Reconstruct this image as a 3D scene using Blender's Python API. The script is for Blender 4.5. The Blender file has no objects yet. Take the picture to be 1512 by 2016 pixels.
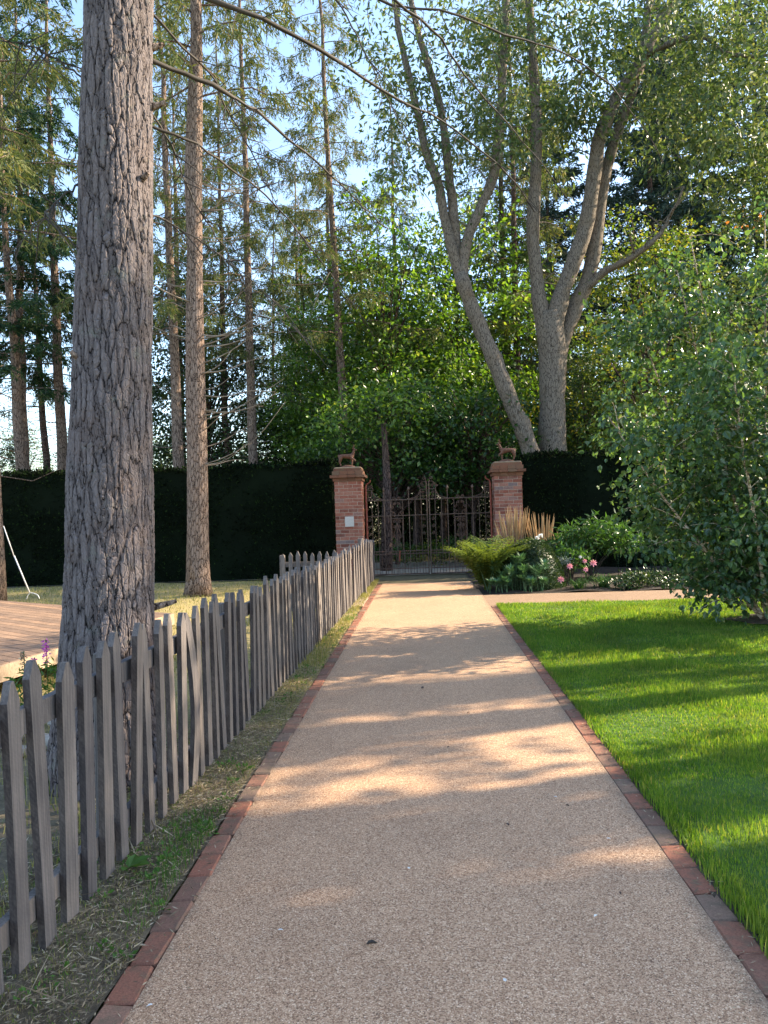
import bpy, bmesh, math, random
import numpy as np
from mathutils import Vector, Matrix, noise

random.seed(5)
rng = np.random.default_rng(11)
scn = bpy.context.scene
col = scn.collection
rad = math.radians

# ------------------------------------------------------------------ camera, sky, sun, exposure
cam_d = bpy.data.cameras.new('camera')
cam = bpy.data.objects.new('camera', cam_d); col.objects.link(cam)
cam_d.sensor_fit = 'AUTO'; cam_d.sensor_width = 36.0; cam_d.lens = 36 * 1515 / 2016
cam_d.clip_end = 1000
cam.matrix_world = (Matrix.Translation((0, 0, 1.6)) @ Matrix.Rotation(rad(3.02), 4, 'Z')
                    @ Matrix.Rotation(rad(90.1), 4, 'X') @ Matrix.Rotation(rad(-1.9), 4, 'Z'))
scn.camera = cam

SUN_EL, SUN_AZ = 29.0, 18.0          # azimuth measured from +X towards +Y
world = bpy.data.worlds.new('World'); scn.world = world; world.use_nodes = True
wn = world.node_tree.nodes; wl = world.node_tree.links
sky = wn.new('ShaderNodeTexSky'); sky.sky_type = 'NISHITA'; sky.sun_disc = False
sky.sun_elevation = rad(SUN_EL); sky.sun_rotation = rad(90 - SUN_AZ)
sky.air_density = 1.0; sky.dust_density = 0.8; sky.ozone_density = 1.1
wl.new(sky.outputs[0], wn['Background'].inputs[0]); wn['Background'].inputs[1].default_value = 0.15
sd = bpy.data.lights.new('sun', 'SUN'); sd.energy = 4.6; sd.angle = rad(0.53); sd.color = (1.0, 0.84, 0.62)
sun = bpy.data.objects.new('sun', sd); col.objects.link(sun)
S = Vector((math.cos(rad(SUN_AZ)) * math.cos(rad(SUN_EL)), math.sin(rad(SUN_AZ)) * math.cos(rad(SUN_EL)), math.sin(rad(SUN_EL))))
sun.rotation_euler = S.to_track_quat('Z', 'Y').to_euler()
sun.location = S * 40
scn.view_settings.view_transform = 'Standard'; scn.view_settings.look = 'None'
scn.view_settings.exposure = 1.85; scn.view_settings.gamma = 1.0
scn.cycles.max_bounces = 8; scn.cycles.diffuse_bounces = 4; scn.cycles.transmission_bounces = 4
scn.cycles.use_denoising = True

# ------------------------------------------------------------------ helpers
def mesh_np(name, V, Fs, mats, smooth=False, midx=None):
    me = bpy.data.meshes.new(name)
    V = np.asarray(V, np.float32).reshape(-1, 3)
    Fs = [np.asarray(f, np.int32) for f in Fs if len(f)]
    me.vertices.add(len(V)); me.vertices.foreach_set('co', V.ravel())
    idx = np.concatenate([f.ravel() for f in Fs])
    tot = np.concatenate([np.full(len(f), f.shape[1], np.int32) for f in Fs])
    st = np.concatenate([[0], np.cumsum(tot)[:-1]]).astype(np.int32)
    me.loops.add(len(idx)); me.loops.foreach_set('vertex_index', idx)
    me.polygons.add(len(tot)); me.polygons.foreach_set('loop_start', st)
    me.polygons.foreach_set('use_smooth', np.full(len(tot), bool(smooth)))
    if midx is not None: me.polygons.foreach_set('material_index', np.asarray(midx, np.int32))
    me.update(calc_edges=True)
    for m in (mats if isinstance(mats, (list, tuple)) else [mats]): me.materials.append(m)
    return me

class Bag:
    def __init__(s): s.V = []; s.Q = []; s.T = []; s.n = 0
    def add(s, V, Q=None, T=None):
        V = np.asarray(V, float).reshape(-1, 3)
        if Q is not None and len(Q): s.Q.append(np.asarray(Q) + s.n)
        if T is not None and len(T): s.T.append(np.asarray(T) + s.n)
        s.V.append(V); s.n += len(V)
    def tube(s, pts, r, n=6):
        s.add(*tube(pts, r, n))
    def mesh(s, name, mat, smooth=False):
        Fs = []
        if s.Q: Fs.append(np.concatenate(s.Q))
        if s.T: Fs.append(np.concatenate(s.T))
        return mesh_np(name, np.concatenate(s.V), Fs, mat, smooth)

def tube(pts, r, n=6):
    P = np.asarray(pts, float); m = len(P)
    r = np.full(m, r) if np.isscalar(r) else np.asarray(r, float)
    T = np.gradient(P, axis=0); T /= np.linalg.norm(T, axis=1)[:, None] + 1e-9
    ref = np.array([0, 0, 1.0]) if abs(T[0][2]) < .9 else np.array([1.0, 0, 0])
    u = np.cross(T[0], ref); u /= np.linalg.norm(u)
    a = np.linspace(0, 2 * math.pi, n, endpoint=False); ca, sa = np.cos(a)[:, None], np.sin(a)[:, None]
    V = np.empty((m, n, 3))
    for i in range(m):
        u = u - T[i] * np.dot(u, T[i]); u /= np.linalg.norm(u) + 1e-9
        v = np.cross(T[i], u)
        V[i] = P[i] + r[i] * (ca * u + sa * v)
    i, j = np.meshgrid(np.arange(m - 1), np.arange(n), indexing='ij')
    Q = np.stack([i * n + j, i * n + (j + 1) % n, (i + 1) * n + (j + 1) % n, (i + 1) * n + j], -1).reshape(-1, 4)
    caps = []
    for k in range(1, n - 1):
        caps.append((0, k + 1, k)); caps.append(((m - 1) * n, (m - 1) * n + k, (m - 1) * n + k + 1))
    return V.reshape(-1, 3), Q, caps

def curve_pts(pts, n):
    P = np.asarray(pts, float); m = len(P)
    if m == 2: return P[0] + (P[1] - P[0]) * np.linspace(0, 1, n)[:, None]
    Pe = np.vstack([2 * P[0] - P[1], P, 2 * P[-1] - P[-2]])
    out = []
    for t in np.linspace(0, m - 1, n):
        i = min(int(t), m - 2); f = t - i
        p0, p1, p2, p3 = Pe[i:i + 4]
        out.append(.5 * ((2 * p1) + (-p0 + p2) * f + (2 * p0 - 5 * p1 + 4 * p2 - p3) * f * f + (-p0 + 3 * p1 - 3 * p2 + p3) * f ** 3))
    return np.array(out)

def nrm(A): return A / (np.linalg.norm(A, axis=-1, keepdims=True) + 1e-9)

def leaf_quads(C, D, N, L, W, fold=.12):
    """pointed leaves: base, side, tip, side"""
    D = nrm(D); Sd = nrm(np.cross(D, N)); U = np.cross(Sd, D)
    L = np.broadcast_to(np.asarray(L, float), (len(C),))[:, None]; W = np.broadcast_to(np.asarray(W, float), (len(C),))[:, None]
    V = np.stack([C, C + D * L * .45 + Sd * W * .5 + U * W * fold, C + D * L, C + D * L * .45 - Sd * W * .5 + U * W * fold], 1)
    k = np.arange(len(C))[:, None] * 4
    return V.reshape(-1, 3), k + np.array([[0, 1, 2, 3]])

def leaf_broad(C, D, N, L, W, fold=.10):
    """broad ovate leaves, two quads on a folded midrib"""
    D = nrm(D); Sd = nrm(np.cross(D, N)); U = np.cross(Sd, D)
    L = np.broadcast_to(np.asarray(L, float), (len(C),))[:, None]; W = np.broadcast_to(np.asarray(W, float), (len(C),))[:, None]
    f = U * W * fold
    V = np.stack([C, C + D * L * .22 + Sd * W * .45 + f, C + D * L * .6 + Sd * W * .38 + f, C + D * L - U * L * .12,
                  C + D * L * .6 - Sd * W * .38 + f, C + D * L * .22 - Sd * W * .45 + f], 1)
    k = np.arange(len(C))[:, None] * 6
    return V.reshape(-1, 3), np.concatenate([k + np.array([[0, 1, 2, 3]]), k + np.array([[0, 3, 4, 5]])])

def crown_centres(ells, n, shell=.45, seed=0, rough=.25):
    r = np.random.default_rng(seed)
    w = np.array([e[3] * e[4] * e[5] for e in ells]) ** .75; w /= w.sum()
    out = []
    for e, wk in zip(ells, w):
        k = max(2, int(n * wk)); d = nrm(r.normal(size=(k, 3)))
        rr = (shell ** 3 + (1 - shell ** 3) * r.random(k)) ** (1 / 3)
        bump = np.array([noise.noise(Vector(x * 1.7 + seed * 3.1)) for x in d])
        rr = rr * (1 + rough * bump * 1.6)
        out.append(np.array(e[:3]) + d * rr[:, None] * np.array(e[3:6]))
    return np.concatenate(out)

def clump_leaves(cents, per, crad, L, W, seed=0, flat=.6, droop=.35, upb=.9, fn=leaf_quads, jit=.35, fold=.12):
    r = np.random.default_rng(seed)
    k = len(cents); sc = r.uniform(.6, 1.35, k)
    off = r.normal(size=(k, per, 3)); off /= np.maximum(1, np.linalg.norm(off, axis=-1, keepdims=True) / 1.9)
    off *= np.array([1, 1, flat]) * crad
    C = (cents[:, None] + off * sc[:, None, None]).reshape(-1, 3)
    D = nrm(off.reshape(-1, 3)) + r.normal(size=(k * per, 3)) * .7; D[:, 2] -= droop
    N = r.normal(size=(k * per, 3)) * .75; N[:, 2] += upb
    s = r.uniform(1 - jit, 1 + jit, k * per)
    return fn(C, D, N, L * s, W * s, fold)

def link(o, parent=None):
    col.objects.link(o)
    if parent is not None: o.parent = parent
    return o
def part(name, me, parent, loc=None, rot=None, scale=None, kind=None, label=None):
    o = bpy.data.objects.new(name, me); link(o, parent)
    if loc is not None: o.location = loc
    if rot is not None: o.rotation_euler = rot
    if scale is not None: o.scale = scale
    if kind: o['kind'] = kind
    if label: o['label'] = label
    return o
def tag(o, label, cat=None, group=None, kind=None):
    o['label'] = label
    if cat: o['category'] = cat
    if group: o['group'] = group
    if kind: o['kind'] = kind
    return o
def thing(name, label, cat, loc=(0, 0, 0), rz=0, group=None, scale=None):
    o = bpy.data.objects.new(name, None); o.empty_display_size = .2; col.objects.link(o)
    o.location = loc; o.rotation_euler = (0, 0, rz)
    if scale: o.scale = (scale, scale, scale) if np.isscalar(scale) else scale
    return tag(o, label, cat, group)
def structure(name, me):
    o = link(bpy.data.objects.new(name, me)); o['kind'] = 'structure'; return o
def box_v(cx, cy, cz, sx, sy, sz):
    x, y, z = sx / 2, sy / 2, sz / 2
    V = np.array([(-x, -y, -z), (x, -y, -z), (x, y, -z), (-x, y, -z), (-x, -y, z), (x, -y, z), (x, y, z), (-x, y, z)]) + (cx, cy, cz)
    Q = [(0, 3, 2, 1), (4, 5, 6, 7), (0, 1, 5, 4), (1, 2, 6, 5), (2, 3, 7, 6), (3, 0, 4, 7)]
    return V, Q
def bev_box(name, sx, sy, sz, mat, bev=.006, jit=0.0, seed=0):
    r = random.Random(seed); bm = bmesh.new(); bmesh.ops.create_cube(bm, size=1)
    for v in bm.verts: v.co = Vector((v.co.x * sx + r.uniform(-jit, jit), v.co.y * sy + r.uniform(-jit, jit), v.co.z * sz + r.uniform(-jit, jit)))
    bmesh.ops.bevel(bm, geom=list(bm.edges), offset=bev, segments=1, affect='EDGES')
    me = bpy.data.meshes.new(name); bm.to_mesh(me); bm.free(); me.materials.append(mat); return me

# ------------------------------------------------------------------ materials
def new_mat(name):
    m = bpy.data.materials.new(name); m.use_nodes = True
    nt = m.node_tree; b = nt.nodes['Principled BSDF']; b.inputs['Roughness'].default_value = .75
    b.inputs['Specular IOR Level'].default_value = .3
    return m, nt.nodes, nt.links, b
def ramp(n, l, src, stops, interp='LINEAR'):
    r = n.new('ShaderNodeValToRGB'); r.color_ramp.interpolation = interp
    el = r.color_ramp.elements
    while len(el) < len(stops): el.new(.5)
    for e, (p, c) in zip(el, stops): e.position = p; e.color = (*c, 1) if len(c) == 3 else c
    l.new(src, r.inputs[0]); return r.outputs[0]
def tex_noise(n, l, vec, scale, detail=4, rough=.6, dist=0):
    t = n.new('ShaderNodeTexNoise'); t.inputs['Scale'].default_value = scale; t.inputs['Detail'].default_value = detail
    t.inputs['Roughness'].default_value = rough; t.inputs['Distortion'].default_value = dist
    if vec is not None: l.new(vec, t.inputs['Vector'])
    return t
def mapping(n, l, scale, src='Object', loc=None):
    tc = n.new('ShaderNodeTexCoord'); mp = n.new('ShaderNodeMapping'); mp.inputs['Scale'].default_value = scale
    l.new(tc.outputs[src], mp.inputs['Vector'])
    return mp
def mixc(n, l, fac, a, b, mode='MIX'):
    m = n.new('ShaderNodeMix'); m.data_type = 'RGBA'; m.blend_type = mode
    for v, s in ((fac, 0), (a, 6), (b, 7)):
        if hasattr(v, 'links') or hasattr(v, 'is_linked'): l.new(v, m.inputs[s])
        else: m.inputs[s].default_value = v if s == 0 else (*v, 1)
    return m.outputs[2]
def bump(n, l, b, h, strength=.5, dist=.01):
    bp = n.new('ShaderNodeBump'); bp.inputs['Strength'].default_value = strength; bp.inputs['Distance'].default_value = dist
    l.new(h, bp.inputs['Height']); l.new(bp.outputs[0], b.inputs['Normal']); return bp

def leaf_mat(name, stops, trans=.4, rough=.45, spec=.35, tint=(1.25, 1.2, .55), nscale=.35, patch=None):
    m, n, l, b = new_mat(name)
    g = n.new('ShaderNodeNewGeometry')
    base = ramp(n, l, g.outputs['Random Per Island'], stops)
    tc = n.new('ShaderNodeTexCoord'); nz = tex_noise(n, l, tc.outputs['Object'], nscale, 2)
    if patch:
        pz = tex_noise(n, l, tc.outputs['Object'], patch[1], 6, .7)
        base = mixc(n, l, ramp(n, l, pz.outputs[0], [(.5, (0, 0, 0)), (.72, (.6, .6, .6))]), base, patch[0])
    hsv = n.new('ShaderNodeHueSaturation'); l.new(base, hsv.inputs['Color'])
    mr = n.new('ShaderNodeMapRange'); l.new(nz.outputs[0], mr.inputs[0])
    mr.inputs[1].default_value = .3; mr.inputs[2].default_value = .7; mr.inputs[3].default_value = .75; mr.inputs[4].default_value = 1.25
    l.new(mr.outputs[0], hsv.inputs['Value'])
    l.new(hsv.outputs[0], b.inputs['Base Color']); b.inputs['Roughness'].default_value = rough; b.inputs['Specular IOR Level'].default_value = spec
    t = n.new('ShaderNodeBsdfTranslucent')
    l.new(mixc(n, l, 1.0, hsv.outputs[0], tint, 'MULTIPLY'), t.inputs[0])
    mx = n.new('ShaderNodeMixShader'); mx.inputs[0].default_value = trans
    l.new(b.outputs[0], mx.inputs[1]); l.new(t.outputs[0], mx.inputs[2])
    l.new(mx.outputs[0], n['Material Output'].inputs[0])
    return m

def bark_mat(name, dark, mid, light, sxy=9, sz=2.2, depth=.02, displace=False, warm=(.3, .2, .15), crack=.24):
    m, n, l, b = new_mat(name)
    tc = n.new('ShaderNodeTexCoord')
    nz = tex_noise(n, l, tc.outputs['Object'], 5, 4, .6)
    add = n.new('ShaderNodeVectorMath'); add.operation = 'MULTIPLY_ADD'
    l.new(nz.outputs['Color'], add.inputs[0]); add.inputs[1].default_value = (1.1 / sxy, 1.1 / sxy, .6 / sz); l.new(tc.outputs['Object'], add.inputs[2])
    def vor(s1, s2):
        mp = n.new('ShaderNodeMapping'); mp.inputs['Scale'].default_value = (s1, s1, s2); l.new(add.outputs[0], mp.inputs[0])
        v = n.new('ShaderNodeTexVoronoi'); v.feature = 'DISTANCE_TO_EDGE'; v.inputs['Scale'].default_value = 1; l.new(mp.outputs[0], v.inputs['Vector'])
        mr = n.new('ShaderNodeMapRange'); mr.interpolation_type = 'SMOOTHSTEP'; l.new(v.outputs[0], mr.inputs[0])
        mr.inputs[1].default_value = 0.0; mr.inputs[2].default_value = crack; return mr.outputs[0]
    v1 = vor(sxy, sz); v2 = vor(sxy * 2.1, sz * 4.5)
    def math_(op, a, c):
        q = n.new('ShaderNodeMath'); q.operation = op
        for k, x in enumerate((a, c)):
            if isinstance(x, (int, float)): q.inputs[k].default_value = x
            else: l.new(x, q.inputs[k])
        return q.outputs[0]
    mpf = mapping(n, l, (60, 60, 14)); fine = tex_noise(n, l, mpf.outputs[0], 1, 5, .7)
    h = math_('ADD', math_('MULTIPLY', v1, .6), math_('ADD', math_('MULTIPLY', v2, .28), math_('MULTIPLY', fine.outputs[0], .3)))
    c = ramp(n, l, h, [(.12, dark), (.45, mid), (1.0, light)])
    big = tex_noise(n, l, tc.outputs['Object'], 1.6, 3)
    wf = ramp(n, l, big.outputs[0], [(.5, (0, 0, 0)), (.75, (.6, .6, .6))])
    c = mixc(n, l, wf, c, warm, 'MIX')
    if displace:
        li = tex_noise(n, l, tc.outputs['Object'], 7, 6, .7)
        c = mixc(n, l, ramp(n, l, li.outputs[0], [(.58, (0, 0, 0)), (.70, (.55, .55, .55))]), c, (.17, .175, .15))
    c2 = mixc(n, l, 1.0, c, ramp(n, l, h, [(.1, (.12, .11, .11)), (.45, (1, 1, 1))]), 'MULTIPLY')
    l.new(c2, b.inputs['Base Color']); b.inputs['Roughness'].default_value = .9; b.inputs['Specular IOR Level'].default_value = .15
    if displace:
        d = n.new('ShaderNodeDisplacement'); d.inputs['Scale'].default_value = depth; d.inputs['Midlevel'].default_value = .6
        l.new(h, d.inputs['Height']); l.new(d.outputs[0], n['Material Output'].inputs['Displacement']); m.displacement_method = 'BOTH'
    else: bump(n, l, b, h, .9, depth)
    return m

M = {}
M['bark_big'] = bark_mat('larch_bark', (.022, .018, .018), (.088, .073, .072), (.165, .14, .138), 23, 3.6, .016, True, (.15, .105, .09), .17)
M['bark'] = bark_mat('conifer_bark', (.05, .035, .028), (.19, .135, .105), (.30, .225, .18), 20, 5, .02, False, (.27, .17, .12))
M['bark_dark'] = bark_mat('dark_conifer_bark', (.02, .014, .012), (.09, .06, .05), (.16, .11, .09), 20, 5, .02, False, (.14, .075, .05))
M['bark_ash'] = bark_mat('ash_bark', (.09, .074, .06), (.165, .137, .11), (.225, .19, .155), 26, 5.0, .008, False, (.20, .15, .10))
M['bark_birch'] = bark_mat('birch_bark', (.16, .10, .06), (.45, .32, .21), (.62, .50, .38), 10, 22, .004, False, (.40, .24, .13))
m, n, l, b = new_mat('twig'); M['twig'] = m
nz = tex_noise(n, l, None, 6, 3); l.new(ramp(n, l, nz.outputs[0], [(.35, (.03, .024, .02)), (.7, (.085, .07, .055))]), b.inputs['Base Color'])
m, n, l, b = new_mat('pale_dead_twig'); M['deadtwig'] = m
nz = tex_noise(n, l, None, 4, 3); l.new(ramp(n, l, nz.outputs[0], [(.35, (.13, .10, .075)), (.7, (.34, .28, .21))]), b.inputs['Base Color'])

M['larch'] = leaf_mat('larch_needles', [(0, (.06, .095, .035)), (.5, (.10, .135, .045)), (.85, (.15, .165, .06)), (1, (.22, .19, .08))], .38, .6, .2, (1.2, 1.1, .5), .3)
M['spruce'] = leaf_mat('spruce_needles', [(0, (.014, .04, .022)), (.7, (.03, .075, .032)), (1, (.08, .12, .03))], .25, .6, .2, (1.2, 1.15, .5), .5)
M['pine'] = leaf_mat('blue_pine_needles', [(0, (.02, .045, .04)), (.6, (.045, .08, .06)), (1, (.09, .12, .08))], .2, .6, .2, (1.1, 1.1, .7), .5)
M['beech'] = leaf_mat('beech_leaves', [(0, (.035, .08, .015)), (.5, (.085, .17, .027)), (.9, (.16, .25, .045)), (1, (.26, .30, .08))], .5, .36, .55, (1.5, 1.5, .45), .4)
M['under'] = leaf_mat('shade_leaves', [(0, (.015, .045, .010)), (.7, (.035, .09, .016)), (1, (.12, .20, .04))], .4, .36, .55, (1.4, 1.4, .5), .6)
M['holly'] = leaf_mat('evergreen_leaves', [(0, (.012, .03, .010)), (.6, (.03, .07, .018)), (1, (.09, .13, .03))], .22, .35, .5, (1.2, 1.2, .5), .5)
M['ash'] = leaf_mat('ash_leaves', [(0, (.05, .09, .035)), (.6, (.095, .145, .055)), (1, (.20, .22, .10))], .42, .42, .45, (1.3, 1.25, .55), .4)
M['golden'] = leaf_mat('turning_leaves', [(0, (.05, .10, .02)), (.5, (.10, .165, .03)), (.88, (.18, .22, .04)), (1, (.32, .27, .05))], .45, .45, .4, (1.3, 1.2, .45), .5)
M['yellow'] = leaf_mat('yellow_leaves', [(0, (.30, .30, .03)), (1, (.5, .42, .05))], .45, .5, .3, (1.2, 1.1, .4), .5)
M['orange'] = leaf_mat('orange_leaves', [(0, (.40, .14, .04)), (1, (.55, .25, .07))], .45, .5, .3, (1.2, 1.0, .5), .5)
M['birch'] = leaf_mat('birch_leaves', [(0, (.04, .085, .04)), (.6, (.075, .14, .052)), (.93, (.125, .195, .06)), (1, (.20, .24, .08))], .42, .28, .65, (1.5, 1.5, .5), .6)
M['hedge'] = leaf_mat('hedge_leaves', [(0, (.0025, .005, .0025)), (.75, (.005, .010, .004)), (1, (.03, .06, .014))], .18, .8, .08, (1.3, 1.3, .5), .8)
M['box'] = leaf_mat('box_leaves', [(0, (.015, .035, .010)), (.7, (.03, .065, .018)), (1, (.07, .10, .03))], .22, .45, .4, (1.3, 1.2, .5), 1)
M['fern'] = leaf_mat('fern_leaves', [(0, (.09, .14, .025)), (1, (.17, .22, .05))], .45, .5, .3, (1.2, 1.15, .5), 1)
M['euph'] = leaf_mat('spurge_leaves', [(0, (.06, .14, .07)), (1, (.13, .24, .11))], .3, .45, .4, (1.1, 1.2, .6), 1)
M['spike'] = leaf_mat('dark_spurge_leaves', [(0, (.012, .05, .028)), (1, (.03, .085, .045))], .25, .5, .3, (1.1, 1.2, .6), 1)
M['peony'] = leaf_mat('peony_leaves', [(0, (.035, .09, .02)), (1, (.075, .16, .035))], .35, .4, .5, (1.3, 1.3, .5), 1)
M['strap'] = leaf_mat('strap_leaves', [(0, (.03, .08, .02)), (1, (.07, .14, .04))], .35, .45, .4, (1.3, 1.3, .5), 1)
M['weed'] = leaf_mat('weed_leaves', [(0, (.05, .12, .02)), (1, (.10, .20, .04))], .35, .5, .3, (1.3, 1.3, .5), 1)
M['grass'] = leaf_mat('grass_blades', [(0, (.055, .135, .016)), (.5, (.095, .20, .022)), (.9, (.16, .26, .035)), (1, (.34, .32, .12))], .5, .5, .3, (1.6, 1.4, .45), 1.6, ((.20, .25, .06), 1.1))
M['drygrass'] = leaf_mat('dry_grass_blades', [(0, (.12, .16, .04)), (.5, (.26, .26, .08)), (1, (.42, .36, .16))], .4, .6, .2, (1.2, 1.1, .6), .7)
M['straw'] = leaf_mat('straw', [(0, (.09, .068, .045)), (.5, (.25, .19, .12)), (.9, (.42, .34, .22)), (1, (.56, .47, .34))], .15, .7, .2, (1, 1, .8), 2)
M['plume'] = leaf_mat('reed_plumes', [(0, (.38, .27, .14)), (1, (.62, .47, .27))], .4, .6, .2, (1.1, 1.0, .8), 2)
M['pink'] = leaf_mat('pink_petals', [(0, (.75, .28, .36)), (1, (.85, .45, .50))], .3, .5, .3, (1, .9, .9), 2)
M['magenta'] = leaf_mat('magenta_petals', [(0, (.55, .08, .42)), (1, (.70, .18, .55))], .3, .5, .3, (1, .8, 1), 2)
M['white'] = leaf_mat('white_petals', [(0, (.7, .72, .7)), (1, (.85, .85, .82))], .3, .5, .3, (1, 1, 1), 2)
M['silver'] = leaf_mat('silver_leaves', [(0, (.25, .32, .28)), (1, (.45, .5, .45))], .2, .5, .3, (1, 1, .9), 2)

# resin bound aggregate path
m, n, l, b = new_mat('resin_gravel'); M['path'] = m
tc = n.new('ShaderNodeTexCoord')
v = n.new('ShaderNodeTexVoronoi'); v.inputs['Scale'].default_value = 210; l.new(tc.outputs['Object'], v.inputs['Vector'])
sep = n.new('ShaderNodeSeparateColor'); l.new(v.outputs['Color'], sep.inputs[0])
stone = ramp(n, l, sep.outputs[0], [(0, (.14, .085, .06)), (.15, (.27, .17, .115)), (.4, (.40, .265, .185)), (.7, (.49, .34, .245)), (.9, (.56, .42, .32)), (1, (.70, .58, .48))])
edge = ramp(n, l, v.outputs['Distance'], [(.25, (1, 1, 1)), (.8, (.6, .54, .5))])
stone = mixc(n, l, .8, stone, edge, 'MULTIPLY')
big = tex_noise(n, l, tc.outputs['Object'], 1.1, 8, .72)
stone = mixc(n, l, 1, stone, ramp(n, l, big.outputs[0], [(.3, (1.06, .98, .84)), (.5, (1.26, 1.16, .98)), (.72, (1.38, 1.27, 1.07))]), 'MULTIPLY')
sx_ = n.new('ShaderNodeSeparateXYZ'); l.new(tc.outputs['Object'], sx_.inputs[0]); ab = n.new('ShaderNodeMath'); ab.operation = 'ABSOLUTE'; l.new(sx_.outputs[0], ab.inputs[0])
ed = tex_noise(n, l, tc.outputs['Object'], 5, 5, .7); am = n.new('ShaderNodeMath'); am.operation = 'MULTIPLY_ADD'; l.new(ed.outputs[0], am.inputs[0]); am.inputs[1].default_value = .22; sb_ = n.new('ShaderNodeMath'); sb_.operation = 'SUBTRACT'; l.new(ab.outputs[0], sb_.inputs[0]); sb_.inputs[1].default_value = .17; l.new(sb_.outputs[0], am.inputs[2])
stone = mixc(n, l, ramp(n, l, am.outputs[0], [(.0, (0, 0, 0)), (.91, (0, 0, 0)), (1.0, (.55, .55, .55))]), stone, (.16, .12, .085))
l.new(stone, b.inputs['Base Color']); b.inputs['Roughness'].default_value = .7
inv = n.new('ShaderNodeMath'); inv.operation = 'SUBTRACT'; inv.inputs[0].default_value = 1; l.new(v.outputs['Distance'], inv.inputs[1])
bump(n, l, b, inv.outputs[0], .5, .004)

def brick_mat(name, stops, moss=(.16, .15, .11), mossy=.5, nscale=9):
    m, n, l, b = new_mat(name)
    oi = n.new('ShaderNodeObjectInfo'); tc = n.new('ShaderNodeTexCoord')
    c = ramp(n, l, oi.outputs['Random'], stops)
    off = n.new('ShaderNodeVectorMath'); off.operation = 'ADD'; l.new(tc.outputs['Object'], off.inputs[0])
    mulv = n.new('ShaderNodeMath'); mulv.operation = 'MULTIPLY'; l.new(oi.outputs['Random'], mulv.inputs[0]); mulv.inputs[1].default_value = 71
    l.new(mulv.outputs[0], off.inputs[1])
    n1 = tex_noise(n, l, off.outputs[0], nscale, 5, .65); n2 = tex_noise(n, l, off.outputs[0], nscale * 9, 4, .7)
    c = mixc(n, l, 1, c, ramp(n, l, n2.outputs[0], [(.25, (.62, .6, .6)), (.7, (1.2, 1.2, 1.2))]), 'MULTIPLY')
    c = mixc(n, l, ramp(n, l, n1.outputs[0], [(.48, (0, 0, 0)), (.72, (mossy, mossy, mossy))]), c, moss)
    l.new(c, b.inputs['Base Color']); b.inputs['Roughness'].default_value = .85
    bump(n, l, b, n2.outputs[0], .5, .006)
    return m
M['edging'] = brick_mat('edging_brick', [(0, (.20, .12, .085)), (.2, (.28, .115, .07)), (.6, (.32, .13, .08)), (.85, (.27, .15, .10)), (1, (.22, .15, .105))], (.13, .10, .065), .9, 14)
M['brick'] = brick_mat('pillar_brick', [(0, (.13, .045, .035)), (.2, (.24, .08, .052)), (.6, (.30, .11, .075)), (.9, (.34, .155, .11)), (1, (.17, .13, .13))], (.40, .24, .18), .4, 5)
M['capbrick'] = brick_mat('mossy_cap_brick', [(0, (.13, .055, .035)), (.5, (.21, .085, .05)), (1, (.17, .10, .065))], (.12, .11, .055), .7, 9)
def plain(name, stops, scale=8, rough=.8, bmp=.3, bdist=.005, aniso=(1, 1, 1), spec=.3, metal=0, detail=5):
    m, n, l, b = new_mat(name)
    mp = mapping(n, l, aniso); nz = tex_noise(n, l, mp.outputs[0], scale, detail, .65)
    l.new(ramp(n, l, nz.outputs[0], stops), b.inputs['Base Color']); b.inputs['Roughness'].default_value = rough
    b.inputs['Specular IOR Level'].default_value = spec; b.inputs['Metallic'].default_value = metal
    if bmp: bump(n, l, b, nz.outputs[0], bmp, bdist)
    return m
M['mortar'] = plain('mortar', [(.3, (.30, .22, .17)), (.7, (.42, .33, .26))], 20)
M['capstone'] = plain('cap_stone', [(.3, (.13, .10, .06)), (.55, (.22, .155, .10)), (.75, (.28, .22, .14))], 9)
M['iron'] = plain('rusty_iron', [(.3, (.045, .032, .028)), (.55, (.10, .06, .045)), (.75, (.20, .085, .045))], 14, .75, .4, .002)
M['irond'] = plain('pale_weathered_iron', [(.3, (.06, .042, .034)), (.6, (.115, .075, .055)), (.8, (.17, .08, .045))], 14, .7, .4, .002)
M['redpost'] = plain('red_oxide_iron', [(.3, (.16, .045, .03)), (.7, (.26, .08, .05))], 12)
M['deer'] = plain('rust_brown_casting', [(.3, (.085, .038, .024)), (.7, (.17, .078, .048))], 16, .7)
M['plaque'] = plain('plaque_slate', [(.3, (.42, .39, .36)), (.7, (.52, .48, .45))], 30, .6, .1, .001)
M['metal'] = plain('galvanised_metal', [(.3, (.42, .42, .42)), (.7, (.6, .6, .6))], 10, .45, 0)
M['soil'] = plain('soil', [(.25, (.03, .022, .016)), (.5, (.075, .055, .038)), (.75, (.13, .10, .07))], 18, .95, .8, .02)
M['rock'] = plain('pale_stone', [(.3, (.22, .19, .16)), (.7, (.42, .37, .31))], 9, .85, .4, .01)
M['darksoil'] = plain('bed_soil', [(.3, (.02, .015, .011)), (.7, (.05, .038, .028))], 14, .95, .8, .02)

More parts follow.
